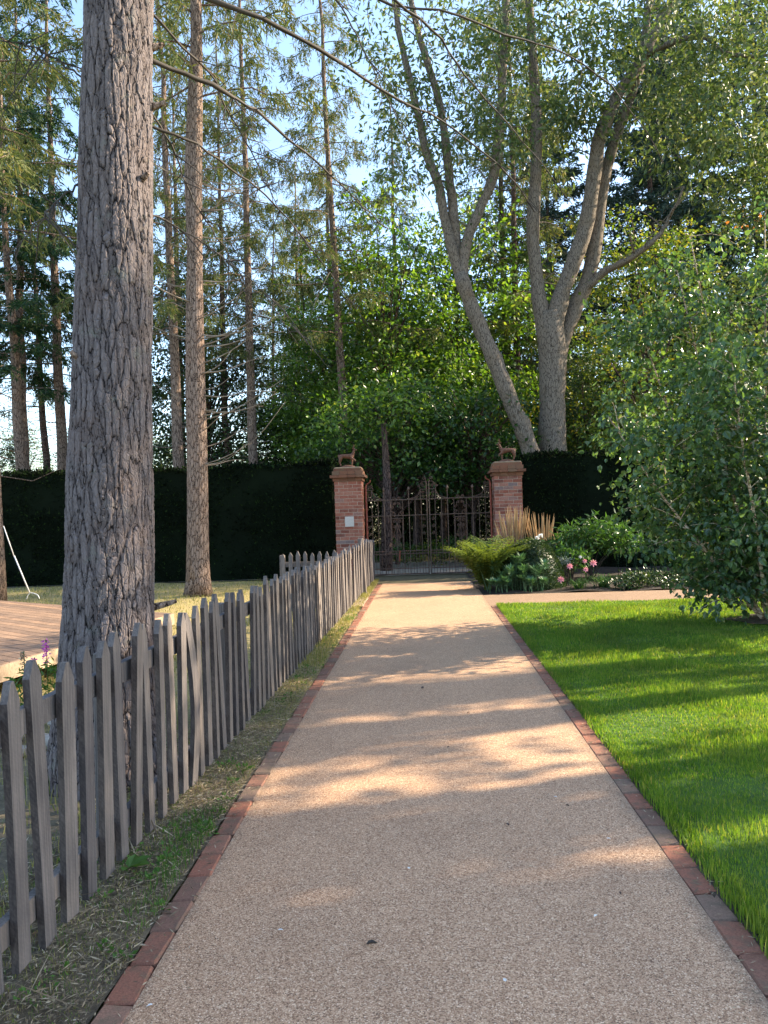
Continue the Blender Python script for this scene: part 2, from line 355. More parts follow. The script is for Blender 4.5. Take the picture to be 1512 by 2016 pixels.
def wood_mat(name, stops, grain=(85, 85, 2.6), saw=.12):
    m, n, l, b = new_mat(name)
    oi = n.new('ShaderNodeObjectInfo'); tc = n.new('ShaderNodeTexCoord')
    off = n.new('ShaderNodeVectorMath'); off.operation = 'ADD'; l.new(tc.outputs['Object'], off.inputs[0])
    mulv = n.new('ShaderNodeMath'); mulv.operation = 'MULTIPLY'; l.new(oi.outputs['Random'], mulv.inputs[0]); mulv.inputs[1].default_value = 37
    l.new(mulv.outputs[0], off.inputs[1])
    mp = n.new('ShaderNodeMapping'); mp.inputs['Scale'].default_value = grain; l.new(off.outputs[0], mp.inputs[0])
    g = tex_noise(n, l, mp.outputs[0], 1, 6, .7, .6)
    c = ramp(n, l, g.outputs[0], stops)
    g2 = tex_noise(n, l, off.outputs[0], 3, 3)
    c = mixc(n, l, 1, c, ramp(n, l, g2.outputs[0], [(.3, (.72, .72, .74)), (.7, (1.15, 1.12, 1.08))]), 'MULTIPLY')
    c = mixc(n, l, 1, c, ramp(n, l, oi.outputs['Random'], [(0, (.72, .72, .75)), (.5, (1, .98, .96)), (1, (1.15, 1.08, 1.0))]), 'MULTIPLY')
    # saw marks across the grain
    wv = n.new('ShaderNodeTexWave'); wv.wave_type = 'BANDS'; wv.bands_direction = 'DIAGONAL'; wv.inputs['Scale'].default_value = 28; wv.inputs['Distortion'].default_value = 9; wv.inputs['Detail'].default_value = 3
    l.new(off.outputs[0], wv.inputs['Vector'])
    c = mixc(n, l, saw, c, ramp(n, l, wv.outputs[0], [(0, (.55, .55, .55)), (1, (1.1, 1.1, 1.1))]), 'MULTIPLY')
    l.new(c, b.inputs['Base Color']); b.inputs['Roughness'].default_value = .85; b.inputs['Specular IOR Level'].default_value = .2
    bump(n, l, b, g.outputs[0], .6, .004)
    return m
M['fence'] = wood_mat('weathered_fence_wood', [(.2, (.045, .042, .043)), (.45, (.135, .123, .12)), (.7, (.22, .198, .188)), (.9, (.30, .275, .262))])
M['fence_edge'] = wood_mat('shaded_sawn_fence_edge', [(.2, (.03, .026, .026)), (.45, (.075, .062, .058)), (.7, (.13, .108, .098)), (.9, (.18, .15, .138))], (60, 60, 20), .3)  # sawn texture; darker tone paints in the shade on the picket edges
M['deck'] = wood_mat('deck_wood', [(.2, (.15, .09, .055)), (.5, (.27, .18, .12)), (.8, (.36, .25, .17))], (40, 40, 40))
M['decktrim'] = wood_mat('deck_edge_wood', [(.2, (.20, .14, .09)), (.5, (.38, .29, .20)), (.8, (.5, .40, .29))], (2.2, 40, 30))

# open ground: dry grass and leaf litter
m, n, l, b = new_mat('open_ground'); M['ground'] = m
tc = n.new('ShaderNodeTexCoord'); a = tex_noise(n, l, tc.outputs['Object'], .35, 6, .6); f = tex_noise(n, l, tc.outputs['Object'], 22, 5, .7)
c = ramp(n, l, a.outputs[0], [(.35, (.10, .115, .035)), (.55, (.17, .15, .06)), (.7, (.13, .10, .055))])
l.new(mixc(n, l, 1, c, ramp(n, l, f.outputs[0], [(.3, (.5, .5, .5)), (.7, (1.35, 1.3, 1.2))]), 'MULTIPLY'), b.inputs['Base Color']); b.inputs['Roughness'].default_value = .95
bump(n, l, b, f.outputs[0], .8, .03)
m, n, l, b = new_mat('garden_ground'); M['garden'] = m
tc = n.new('ShaderNodeTexCoord'); a = tex_noise(n, l, tc.outputs['Object'], .8, 5, .6); f = tex_noise(n, l, tc.outputs['Object'], 30, 5, .7)
sp = n.new('ShaderNodeSeparateXYZ'); l.new(tc.outputs['Object'], sp.inputs[0])
mr = n.new('ShaderNodeMapRange'); l.new(sp.outputs[1], mr.inputs[0]); mr.inputs[1].default_value = 4; mr.inputs[2].default_value = 9
ad = n.new('ShaderNodeMath'); ad.operation = 'ADD'; l.new(mr.outputs[0], ad.inputs[0]); l.new(a.outputs[0], ad.inputs[1])
c = ramp(n, l, ad.outputs[0], [(.45, (.12, .093, .064)), (.75, (.20, .16, .095)), (1.0, (.28, .24, .095)), (1.3, (.36, .28, .12))])
l.new(mixc(n, l, 1, c, ramp(n, l, f.outputs[0], [(.3, (.55, .55, .55)), (.7, (1.3, 1.3, 1.25))]), 'MULTIPLY'), b.inputs['Base Color']); b.inputs['Roughness'].default_value = .95
bump(n, l, b, f.outputs[0], .8, .02)
M['lawn'] = plain('lawn_soil', [(.3, (.035, .075, .012)), (.6, (.06, .12, .02)), (.8, (.10, .15, .035))], 5, .95, .5, .02)
M['track'] = plain('gravel_track', [(.3, (.32, .27, .21)), (.7, (.48, .42, .34))], 25, .9, .5, .01)
M['moss'] = plain('mossy_gravel', [(.3, (.06, .06, .028)), (.55, (.12, .10, .055)), (.75, (.2, .16, .10))], 9, .95, .5, .01)

# ------------------------------------------------------------------ ground sheets
def sheet(name, x0, x1, y0, y1, z, mat, nx=1, ny=1, amp=0, sc=1.0, skirt=0):
    xs = np.linspace(x0, x1, nx + 1); ys = np.linspace(y0, y1, ny + 1)
    X, Y = np.meshgrid(xs, ys); Z = np.full(X.shape, z, float)
    if amp:
        for i in range(Z.shape[0]):
            for j in range(Z.shape[1]):
                Z[i, j] += amp * noise.fractal(Vector((X[i, j] * sc, Y[i, j] * sc, 3.3)), 1, 2, 4)
    V = np.stack([X, Y, Z], -1).reshape(-1, 3); w = nx + 1
    i, j = np.meshgrid(np.arange(ny), np.arange(nx), indexing='ij')
    Q = np.stack([i * w + j, i * w + j + 1, (i + 1) * w + j + 1, (i + 1) * w + j], -1).reshape(-1, 4)
    return structure(name, mesh_np(name, V, [Q], mat, True))
sheet('ground', -300, 300, -60, 400, -.06, M['ground'], 60, 46)
garden = sheet('garden_ground', -16, -1.13, -1.5, 19.4, -.012, M['garden'], 110, 150, .022, 2.2)
path = sheet('path', -1.015, 1.045, -2.0, 17.5, 0.0, M['path'], 4, 40)
side = sheet('side_path', 1.05, 14.0, 12.95, 14.62, -.004, M['path'], 10, 3)
sheet('gate_threshold', -1.7, 2.0, 17.5, 19.9, -.006, M['moss'], 20, 14, .012, 3)
bed = sheet('flower_bed', 1.0, 14, 14.62, 20.2, .01, M['darksoil'], 60, 26, .05, 1.2)
sheet('track', -14, 16, 20.0, 25.5, -.03, M['track'], 30, 8, .03, .7)
lawn = sheet('lawn', 1.17, 16, -2.0, 12.95, .012, M['lawn'], 80, 80, .006, 1.5)

sheet('soil_strip', 1.12, 1.26, -2.0, 12.95, -.004, M['soil'], 2, 60, .006, 4)
# brick edging along both sides of the path
edge_meshes = [bev_box('edging_brick', .108, .216, .07, M['edging'], .009, .005, k) for k in range(5)]
y = -1.2; k = 0
while y < 17.3:
    part('brick', edge_meshes[k % 5], path, (-1.070 + random.uniform(-.004, .004), y, -.032 + random.uniform(-.004, .003)), (random.uniform(-.03, .03), random.uniform(-.05, .05), random.uniform(-.035, .035)))
    y += .2245; k += 1
y = -1.15
while y < 12.9:
    part('brick', edge_meshes[k % 5], path, (1.100 + random.uniform(-.004, .004), y, -.032 + random.uniform(-.004, .003)), (random.uniform(-.02, .02), random.uniform(-.03, .03), random.uniform(-.02, .02)))
    y += .2245; k += 1

# ------------------------------------------------------------------ picket fence
def picket_mesh(seed, h=1.04, w=.10, t=.028, bend=0.0, pale=False):
    r = random.Random(seed); tip = r.uniform(.055, .075); nz = 7
    zs = list(np.linspace(0, h - tip, nz)); V = []; Q = []; T = []
    for z in zs:
        bx = bend * math.sin(math.pi * z / h) ; by = .004 * math.sin(z * 3 + seed) + bend * .8 * math.sin(math.pi * z / h)
        ww = w * (1 + r.uniform(-.02, .02))
        V += [(-t / 2 + bx, -ww / 2 + by, z), (t / 2 + bx, -ww / 2 + by, z), (t / 2 + bx, ww / 2 + by, z), (-t / 2 + bx, ww / 2 + by, z)]
    for i in range(nz - 1):
        for j in range(4): Q.append((i * 4 + j, i * 4 + (j + 1) % 4, i * 4 + 4 + (j + 1) % 4, i * 4 + 4 + j))
    k = (nz - 1) * 4; a = len(V); fl = .009
    V += [(-t / 2, -fl, h), (t / 2, -fl, h), (t / 2, fl, h), (-t / 2, fl, h)]
    for j in range(4): Q.append((k + j, k + (j + 1) % 4, a + (j + 1) % 4, a + j))
    Q.append((a, a + 1, a + 2, a + 3)); Q.append((3, 2, 1, 0))
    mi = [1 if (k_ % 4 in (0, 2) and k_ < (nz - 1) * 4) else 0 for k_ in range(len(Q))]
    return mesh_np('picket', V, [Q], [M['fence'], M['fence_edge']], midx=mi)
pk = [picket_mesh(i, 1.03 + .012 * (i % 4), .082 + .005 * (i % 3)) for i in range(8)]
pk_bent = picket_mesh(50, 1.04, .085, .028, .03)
fence = thing('picket_fence', 'long weathered grey picket fence running beside the gravel path', 'fence', (-1.45, 2.0, 0))
def fence_x(y): return np.interp(y, [1.5, 3, 5, 8, 12, 15.5, 18.6], [-1.53, -1.475, -1.435, -1.385, -1.335, -1.295, -1.25])
def fence_h(y): return np.interp(y, [1.5, 6, 8, 10, 12.5, 14.4, 15.3, 15.9, 18.6], [0.0, 0.0, -.02, -.07, -.06, -.02, .05, .0, -.14])
y = 1.62; i = 0; F0 = Vector((-1.45, 2.0, 0))
while y < 18.55:
    gap = .172 if y < 6 else .168
    rr = random.Random(i * 7 + 1)
    me = pk_bent if abs(y - 4.52) < .09 else pk[rr.randrange(8)]
    hs = (1.04 + fence_h(y) + rr.uniform(-.018, .018)) / 1.04
    part('picket', me, fence, Vector((fence_x(y), y, rr.uniform(.0, .035))) - F0, (rr.gauss(0, .022), rr.gauss(0, .014), rr.gauss(0, .05)), (1, 1, hs))
    y += gap + rr.uniform(-.012, .012); i += 1
for ya, yb in [(1.3, 3.62), (3.62, 5.6), (5.6, 7.5), (7.5, 9.4), (9.4, 11.4), (11.4, 13.3), (13.3, 15.3), (15.5, 18.5)]:
    for z0, hh in ((.875, .095), (.17, .09)):
        bg = Bag(); pts = []
        for yy in (ya + .004, yb - .004):
            x = fence_x(yy) - .034; z = z0 + fence_h(yy)
            pts.append([(x - .019, yy, z - hh / 2), (x + .019, yy, z - hh / 2), (x + .019, yy, z + hh / 2), (x - .019, yy, z + hh / 2)])
        V = np.array(pts).reshape(-1, 3) - np.array(F0)
        bg.add(V, [(0, 1, 5, 4), (1, 2, 6, 5), (2, 3, 7, 6), (3, 0, 4, 7), (3, 2, 1, 0), (4, 5, 6, 7)])
        part('rail', bg.mesh('rail', M['fence']), fence)
post_me = bev_box('fence_post', .085, .085, 1.12, M['fence'], .006, .002, 3)
for yy in (1.75, 3.62, 5.6, 7.5, 9.4, 11.4, 13.3):
    part('post', post_me, fence, Vector((fence_x(yy) - .10, yy, .42)) - F0, (random.uniform(-.02, .02), random.uniform(-.02, .02), 0))
tall = bev_box('gate_post', .105, .105, 1.3, M['fence'], .008, .002, 4)
part('post', tall, fence, Vector((-1.285, 15.42, .46)) - F0, (0, -.035, 0), label='taller square post where the fence changes line')
# short return fence behind
rf = thing('picket_fence', 'short pale picket return standing behind the long fence, pointed tops showing', 'fence', (-2.1, 13.0, 0))
for k in range(8):
    part('picket', pk[k], rf, (-.33 + k * .125, 0, -.07 + .01 * (k % 3)), (0, 0, math.pi / 2 + random.uniform(-.05, .05)), (1, .78, 1))
V, Q = box_v(.13, .035, .78, 1.05, .035, .085); part('rail', mesh_np('rail', V, [Q], M['fence']), rf)
V, Q = box_v(.13, .035, .18, 1.05, .035, .085); part('rail', mesh_np('rail', V, [Q], M['fence']), rf)
part('post', post_me, rf, (-.36, .075, .38))
# ribbed boards set in the verge by the tall post
rampT = thing('walkway_board', 'pale ribbed timber boards laid in the verge beside the fence', 'boards', (-1.215, 13.9, .0))
for k in range(12):
    V, Q = box_v(-.09 + k * .0165, 0, .008, .0125, 1.35, .022); part('rib', mesh_np('rib', V, [Q], M['decktrim']), rampT)

# ------------------------------------------------------------------ gate piers
pb_s = [bev_box('pier_brick', .2185, .1, .0765, M['brick'], .004, .0025, 20 + k) for k in range(4)]
pb_h = [bev_box('pier_half_brick', .1065, .1, .0765, M['brick'], .004, .0025, 30 + k) for k in range(3)]
pb_m = [bev_box('pier_short_brick', .2385, .1, .0765, M['brick'], .004, .0025, 40 + k) for k in range(3)]
cap_b = [bev_box('cap_brick', 1, 1, 1, M['capbrick'], .03, .015, 60 + k) for k in range(4)]
def pier(label, cx, cy, plaque):
    t = thing('gate_pier', label, 'gate pier', (cx, cy, 0))
    W = .685; H = 2.44; co = .0869; ncs = 28
    V, Q = box_v(0, 0, H / 2 - .05, W - .014, W - .014, H + .1); part('mortar_core', mesh_np('mortar_core', V, [Q], M['mortar']), t)
    back = Bag()
    for c in range(ncs):
        z = co * (c + .5) ; rj = random.Random(c * 3 + int(cx * 10))
        if c % 2 == 0: row = [(-.2275, 0), (0, 0), (.2275, 0)]
        else: row = [(-.2885, 1), (-.1135, 0), (.1135, 0), (.2885, 1)]
        for x, kind in row:
            me = (pb_h if kind else pb_s)[rj.randrange(3)]
            part('brick', me, t, (x + rj.uniform(-.002, .002), -W / 2 + .05 + rj.uniform(-.003, .003), z), (0, 0, rj.uniform(-.01, .01)))
            Vb, Qb = box_v(x, W / 2 - .05, z, .106 if kind else .218, .1, .077); back.add(Vb, Qb)
        for sx in (-1, 1):
            for yy in (-.1215, .1215):
                part('brick', pb_m[rj.randrange(3)], t, (sx * (W / 2 - .05) + rj.uniform(-.003, .003), yy, z), (0, 0, math.pi / 2))
    part('rear_brickwork', back.mesh('rear_brickwork', M['brick']), t, kind='stuff')
    z = 2.436
    cap = part('cap', bev_box('cap_core', .70, .70, .33, M['capbrick'], .01, 0, 2), t, (0, 0, z + .165))
    lay = [(.75, .085), (.88, .07), (.77, .105)]; zz = z
    for (w, h) in lay:
        nb = 4
        for k in range(nb):
            u = -w / 2 + w * (k + .5) / nb
            sx_ = w / nb - .006
            for (px_, py_, rz) in ((u, -w / 2 + .06, 0), (u, w / 2 - .06, 0)):
                part('cap_brick', cap_b[(k + int(h * 1000)) % 4], cap, (px_, py_, zz + h / 2 - z - .165), (0, 0, 0), (sx_, .12, h - .005))
        for k in range(3):
            u = (-1 + k) * (w - .24) / 3
            for sx in (-1, 1):
                part('cap_brick', cap_b[k], cap, (sx * (w / 2 - .06), u, zz + h / 2 - z - .165), (0, 0, 0), (.12, (w - .24) / 3 - .006, h - .005))
        zz += h
    part('top_slab', bev_box('top_slab', .69, .69, .10, M['capstone'], .025, .006, 8), t, (0, 0, zz + .05))
    if plaque:
        pq = part('plaque', bev_box('plaque', .225, .02, .255, M['plaque'], .004, 0, 1), t, (.015, -W / 2 - .013, 1.42), label='pale square stone plaque')
    return t, zz + .10
pL, ptop = pier('red brick gate pier carrying a pale square plaque', -1.9, 19.55, True)
pR, _ = pier('red brick gate pier behind tall feathery grasses', 2.09, 19.55, False)

# ------------------------------------------------------------------ deer statues
def skin_mesh(name, verts, edges, radii, mat, sub=2):
    me = bpy.data.meshes.new(name); me.from_pydata(verts, edges, []); o = bpy.data.objects.new(name, me); col.objects.link(o)
    md = o.modifiers.new('s', 'SKIN'); md.use_smooth_shade = True
    for v_, r_ in zip(me.skin_vertices[0].data, radii): v_.radius = (r_, r_) if np.isscalar(r_) else r_
    me.skin_vertices[0].data[0].use_root = True
    ss = o.modifiers.new('d', 'SUBSURF'); ss.levels = sub
    dg = bpy.context.evaluated_depsgraph_get(); ev = o.evaluated_get(dg); out = bpy.data.meshes.new_from_object(ev)
    bpy.data.objects.remove(o); out.name = name; out.materials.clear(); out.materials.append(mat); return out
dv = [(0, 0, .30), (-.08, 0, .305), (-.155, 0, .30), (.08, 0, .30), (.125, 0, .32), (.155, 0, .385), (.17, 0, .44), (.175, 0, .475), (.215, 0, .468), (.245, 0, .455),
      (-.15, .035, .22), (-.175, .035, .13), (-.145, .035, .02), (-.14, -.035, .22), (-.165, -.035, .13), (-.125, -.035, .02),
      (.11, .035, .22), (.115, .035, .12), (.105, .035, .02), (.12, -.035, .22), (.185, -.038, .19), (.20, -.038, .125),
      (-.195, 0, .33), (-.205, 0, .295)]
de = [(0, 1), (1, 2), (0, 3), (3, 4), (4, 5), (5, 6), (6, 7), (7, 8), (8, 9), (2, 10), (10, 11), (11, 12), (2, 13), (13, 14), (14, 15), (3, 16), (16, 17), (17, 18), (3, 19), (19, 20), (20, 21), (2, 22), (22, 23)]
dr = [.062, .06, .058, .06, .05, .034, .028, .032, .022, .015, .042, .022, .016, .042, .022, .016, .034, .019, .015, .034, .019, .013, .02, .012]
deer_me = skin_mesh('deer_body', dv, de, dr, M['deer'])
def deer(label, cx, cy, z, flip):
    t = thing('deer_statue', label, 'statue', (cx, cy, z)); t.scale = (-1.12 if flip else 1.12, 1.12, .88); t.rotation_euler = (0, 0, .12 if flip else -.1)
    part('body', deer_me, t, (0, 0, .03))
    for s in (-1, 1):
        b_ = Bag(); b_.tube([(.165, .02 * s, .525), (.15, .055 * s, .545), (.135, .075 * s, .535)], [.012, .014, .003], 6); part('ear', b_.mesh('ear', M['deer']), t)
        b_ = Bag(); b_.tube(curve_pts([(.18, .015 * s, .53), (.165, .03 * s, .60), (.175, .045 * s, .66)], 6), np.linspace(.008, .003, 6), 5); b_.tube([(.168, .03 * s, .59), (.20, .035 * s, .63)], [.006, .003], 5)
        part('antler', b_.mesh('antler', M['deer']), t)
    bm = bmesh.new(); bmesh.ops.create_uvsphere(bm, u_segments=16, v_segments=8, radius=1)
    for v_ in bm.verts:
        q = noise.noise(v_.co * 2.1) * .18; v_.co = Vector((v_.co.x * (.17 + q * .1), v_.co.y * (.11 + q * .1), max(v_.co.z, -.2) * (.06 + q * .05)))
    me = bpy.data.meshes.new('rocky_base'); bm.to_mesh(me); bm.free(); me.materials.append(M['deer']); part('rocky_base', me, t, (.02, 0, .012))
deer('rust brown deer statue with raised head on the pier with the plaque', -1.93, 19.5, ptop, False)
deer('rust brown deer statue on the pier behind the tall grasses', 2.12, 19.5, ptop, True)

# ------------------------------------------------------------------ wrought iron gates
def spiral(cx, cz, r, turns, a0, s=1, n=18, inner=.18):
    t = np.linspace(0, 1, n); a = a0 + s * t * turns * 2 * math.pi; rr = r * (1 - (1 - inner) * t)
    return np.stack([cx + rr * np.cos(a), np.zeros(n), cz + rr * np.sin(a)], 1)
def gate(label, x_hinge, x_meet, y, ang=0):
    t = thing('iron_gate', label, 'gate', (x_hinge, y, .03), ang); sg = 1 if x_meet > x_hinge else -1
    Wd = abs(x_meet - x_hinge)
    def P(pts): A = np.asarray(pts, float).copy(); A[:, 0] *= sg; return A
    def bar(name, u0, z0, u1, z1, r, mat='irond', n=6):
        b_ = Bag(); b_.tube(P([(u0, 0, z0), ((u0 + u1) / 2, 0, (z0 + z1) / 2), (u1, 0, z1)]), r, n); return part(name, b_.mesh(name, M[mat]), t)
    def scr(pts, r=.0062, mat='iron', name='scroll'):
        b_ = Bag(); b_.tube(P(pts), r * 1.15, 5); return part(name, b_.mesh(name, M[mat]), t)
    # frame
    bar('hinge_stile', .03, 0, .03, 2.26, .026, 'redpost', 8)
    scr(curve_pts([(.03, 0, 2.24), (.045, 0, 2.31), (.10, 0, 2.345), (.14, 0, 2.38), (.145, 0, 2.43)], 10), .016, 'redpost', 'hinge_hook')
    bar('meeting_stile', Wd - .02, 0, Wd - .02, 2.35, .017)
    for z, r in ((.02, .018), (.16, .014), (.53, .013), (.60, .013), (1.50, .012), (1.90, .014)): bar('rail', .03, z, Wd - .02, z, r, 'irond' if z > 1 else 'iron')
    bars = np.linspace(.17, Wd - .02 - .145, 9)
    for k, u in enumerate(bars):
        mid = k in (4,)
        top = 1.90
        if k in (2, 6): top = 2.12
        if not mid: 
            bar('vertical_bar', u, .02, u, top, .0082 if k not in (2, 6) else .012)
        else: bar('vertical_bar', u, .02, u, .95, .0095)
        if k in (2, 6):
            b_ = Bag(); b_.tube(P([(u, 0, top), (u, 0, top + .02), (u, 0, top + .05), (u, 0, top + .08), (u, 0, top + .12)]), [.012, .022, .034, .022, .004], 8); part('finial', b_.mesh('finial', M['irond']), t)
    for k in range(20):
        u = .10 + k * (Wd - .2) / 19
        if min(abs(bars - u)) > .02: bar('dog_bar', u, .02, u, .60, .0065, 'iron', 5)
    # heart scrolls and lyre panel in the middle bay
    uc = bars[4]; w = bars[5] - bars[3]
    for s in (-1, 1):
        scr(spiral(uc + s * .045, 1.80, .035, 1.3, math.pi / 2, -s)); scr(spiral(uc + s * .115, 1.69, .04, 1.3, math.pi if s > 0 else 0, -s))
        scr(curve_pts([(uc + s * .012, 0, 1.835), (uc + s * .09, 0, 1.80), (uc + s * .085, 0, 1.72)], 8))
        scr(curve_pts([(uc + s * .03, 0, 1.51), (uc + s * .06, 0, 1.57), (uc + s * .13, 0, 1.62)], 8)); scr(spiral(uc + s * .14, 1.565, .05, 1.2, math.pi / 2, s))
        scr(spiral(uc + s * .06, 1.95, .045, 1.2, -math.pi / 2, s)); scr(curve_pts([(uc, 0, 1.905), (uc + s * .03, 0, 1.945), (uc + s * .10, 0, 1.95)], 7))
        bar('panel_stile', uc + s * .135, .62, uc + s * .135, 1.43, .008, 'iron', 5)
        for zc, rr in ((1.36, .05), (1.22, .035), (.98, .06), (.76, .055)): scr(spiral(uc + s * .07, zc, rr, 1.4, math.pi / 2, s))
        scr(curve_pts([(uc, 0, 1.30), (uc + s * .05, 0, 1.14), (uc + s * .09, 0, 1.02), (uc + s * .03, 0, .88), (uc + s * .10, 0, .68)], 14))
    bar('panel_rail', uc - .14, 1.43, uc + .14, 1.43, .011); bar('panel_stem', uc, .62, uc, 1.43, .007, 'iron', 5)
    # hinge corner crest
    bar('crest_rail', .03, 2.16, .20, 2.16, .012); bar('crest_rail', .03, 2.10, .19, 2.10, .009, 'iron')
    bar('crest_bar', .17, 1.90, .17, 2.16, .013)
    scr(spiral(.08, 2.245, .045, 1.4, 0, 1)); scr(spiral(.165, 2.255, .04, 1.4, math.pi, -1)); scr(curve_pts([(.03, 0, 2.20), (.11, 0, 2.21), (.20, 0, 2.215), (.215, 0, 2.16)], 8))
    scr(spiral(.10, 2.04, .035, 1.4, 0, 1)); scr(spiral(.10, 1.96, .035, 1.4, math.pi, 1)); scr(spiral(.24, 1.95, .038, 1.3, -math.pi / 2, 1))
    scr(curve_pts([(.185, 0, 2.13), (.23, 0, 2.03), (.32, 0, 1.96), (bars[2] - .01, 0, 1.915)], 10), .009)
    # meeting crest
    m0 = Wd - .02
    bar('crest_rail', m0 - .17, 2.15, m0, 2.15, .010); bar('crest_bar', m0 - .16, 1.90, m0 - .16, 2.15, .012)
    for zc in (2.07, 1.97): scr(spiral(m0 - .085, zc, .042, 1.4, math.pi / 2, 1))
    scr(spiral(m0 - .085, 2.25, .05, 1.5, math.pi / 2, 1)); scr(spiral(m0 - .185, 2.23, .036, 1.3, math.pi / 2, 1)); scr(curve_pts([(m0 - .005, 0, 2.33), (m0 - .09, 0, 2.34), (m0 - .16, 0, 2.27), (m0 - .17, 0, 2.16)], 10))
    scr(spiral(m0 - .06, 2.42, .045, 1.3, 0, 1)); scr(curve_pts([(m0 - .005, 0, 2.32), (m0 - .02, 0, 2.37), (m0 - .015, 0, 2.42)], 6))
    scr(curve_pts([(m0 - .17, 0, 2.12), (m0 - .21, 0, 2.02), (m0 - .30, 0, 1.95), (bars[6] + .01, 0, 1.915)], 10), .009); scr(spiral(m0 - .24, 1.95, .035, 1.3, -math.pi / 2, -1))
    for zc in (1.40, 1.22, 1.04): scr(spiral(m0 - .08, zc, .045, 1.4, math.pi / 2, 1))
    for zc in (1.40, 1.22, 1.04, .86, .72): scr(spiral(.10, zc, .045, 1.4, 0, 1))
    return t
gL = gate('wrought iron gate leaf hung on the pier with the plaque', -1.50, .085, 19.46, .03)
gR = gate('wrought iron gate leaf hung on the pier behind the grasses', 1.70, .105, 19.46, .01)
b_ = Bag(); b_.tube([(-.55, -.03, .57), (-.55, -.03, .30)], .02, 6); part('bolt', b_.mesh('bolt', M['redpost']), gL, (1.35, 0, 0), (0, .08, 0))

# ------------------------------------------------------------------ clipped hedges
def hedge(label, x0, x1, y0, y1, h, seed):
    t = thing('clipped_hedge', label, 'hedge', ((x0 + x1) / 2, (y0 + y1) / 2, 0))
    r = np.random.default_rng(seed); w = x1 - x0; d = y1 - y0
    V, Q = box_v(0, 0, h / 2 - .08, w - .16, d - .16, h - .08); part('core', mesh_np('hedge_core', V, [Q], M['hedge']), t)
    def face(n, kind):
        u = r.random(n); q = r.random(n)
        if kind == 'f': C = np.stack([(u - .5) * w, np.full(n, -d / 2), q * h], 1); No = np.array([0, -1, .1])
        if kind == 't': C = np.stack([(u - .5) * w, (q - .5) * d, np.full(n, h)], 1); No = np.array([0, 0, 1.])
        if kind == 'l': C = np.stack([np.full(n, -w / 2), (u - .5) * d, q * h], 1); No = np.array([-1, 0, .1])
        if kind == 'r': C = np.stack([np.full(n, w / 2), (u - .5) * d, q * h], 1); No = np.array([1, 0, .1])
        bumpv = np.array([noise.noise(Vector((c[0] * .9, c[1] * .9, c[2] * .9 + seed))) + .5 * noise.noise(Vector(c) * 3.1) for c in C])
        C += No * (bumpv[:, None] * .13 - .06 + r.normal(size=(n, 1)) * .03 + (r.random((n, 1)) < .012) * r.uniform(.03, .16, (n, 1)))
        D = No * .9 + r.normal(size=(n, 3)) * .7; D[:, 2] += .3
        Nn = r.normal(size=(n, 3)); L = r.uniform(.05, .10, n)
        if kind == 't': L = r.uniform(.05, .14, n)
        return leaf_quads(C - nrm(D) * .02, D, Nn, L, L * .42)
    bg = Bag()
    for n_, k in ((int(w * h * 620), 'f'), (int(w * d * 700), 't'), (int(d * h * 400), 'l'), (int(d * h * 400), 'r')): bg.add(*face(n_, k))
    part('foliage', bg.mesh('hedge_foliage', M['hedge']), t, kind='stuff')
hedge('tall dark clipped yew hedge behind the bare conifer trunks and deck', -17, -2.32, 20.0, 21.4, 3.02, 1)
hedge('tall dark clipped hedge behind the flower bed', 2.5, 17, 20.05, 21.4, 3.02, 2)

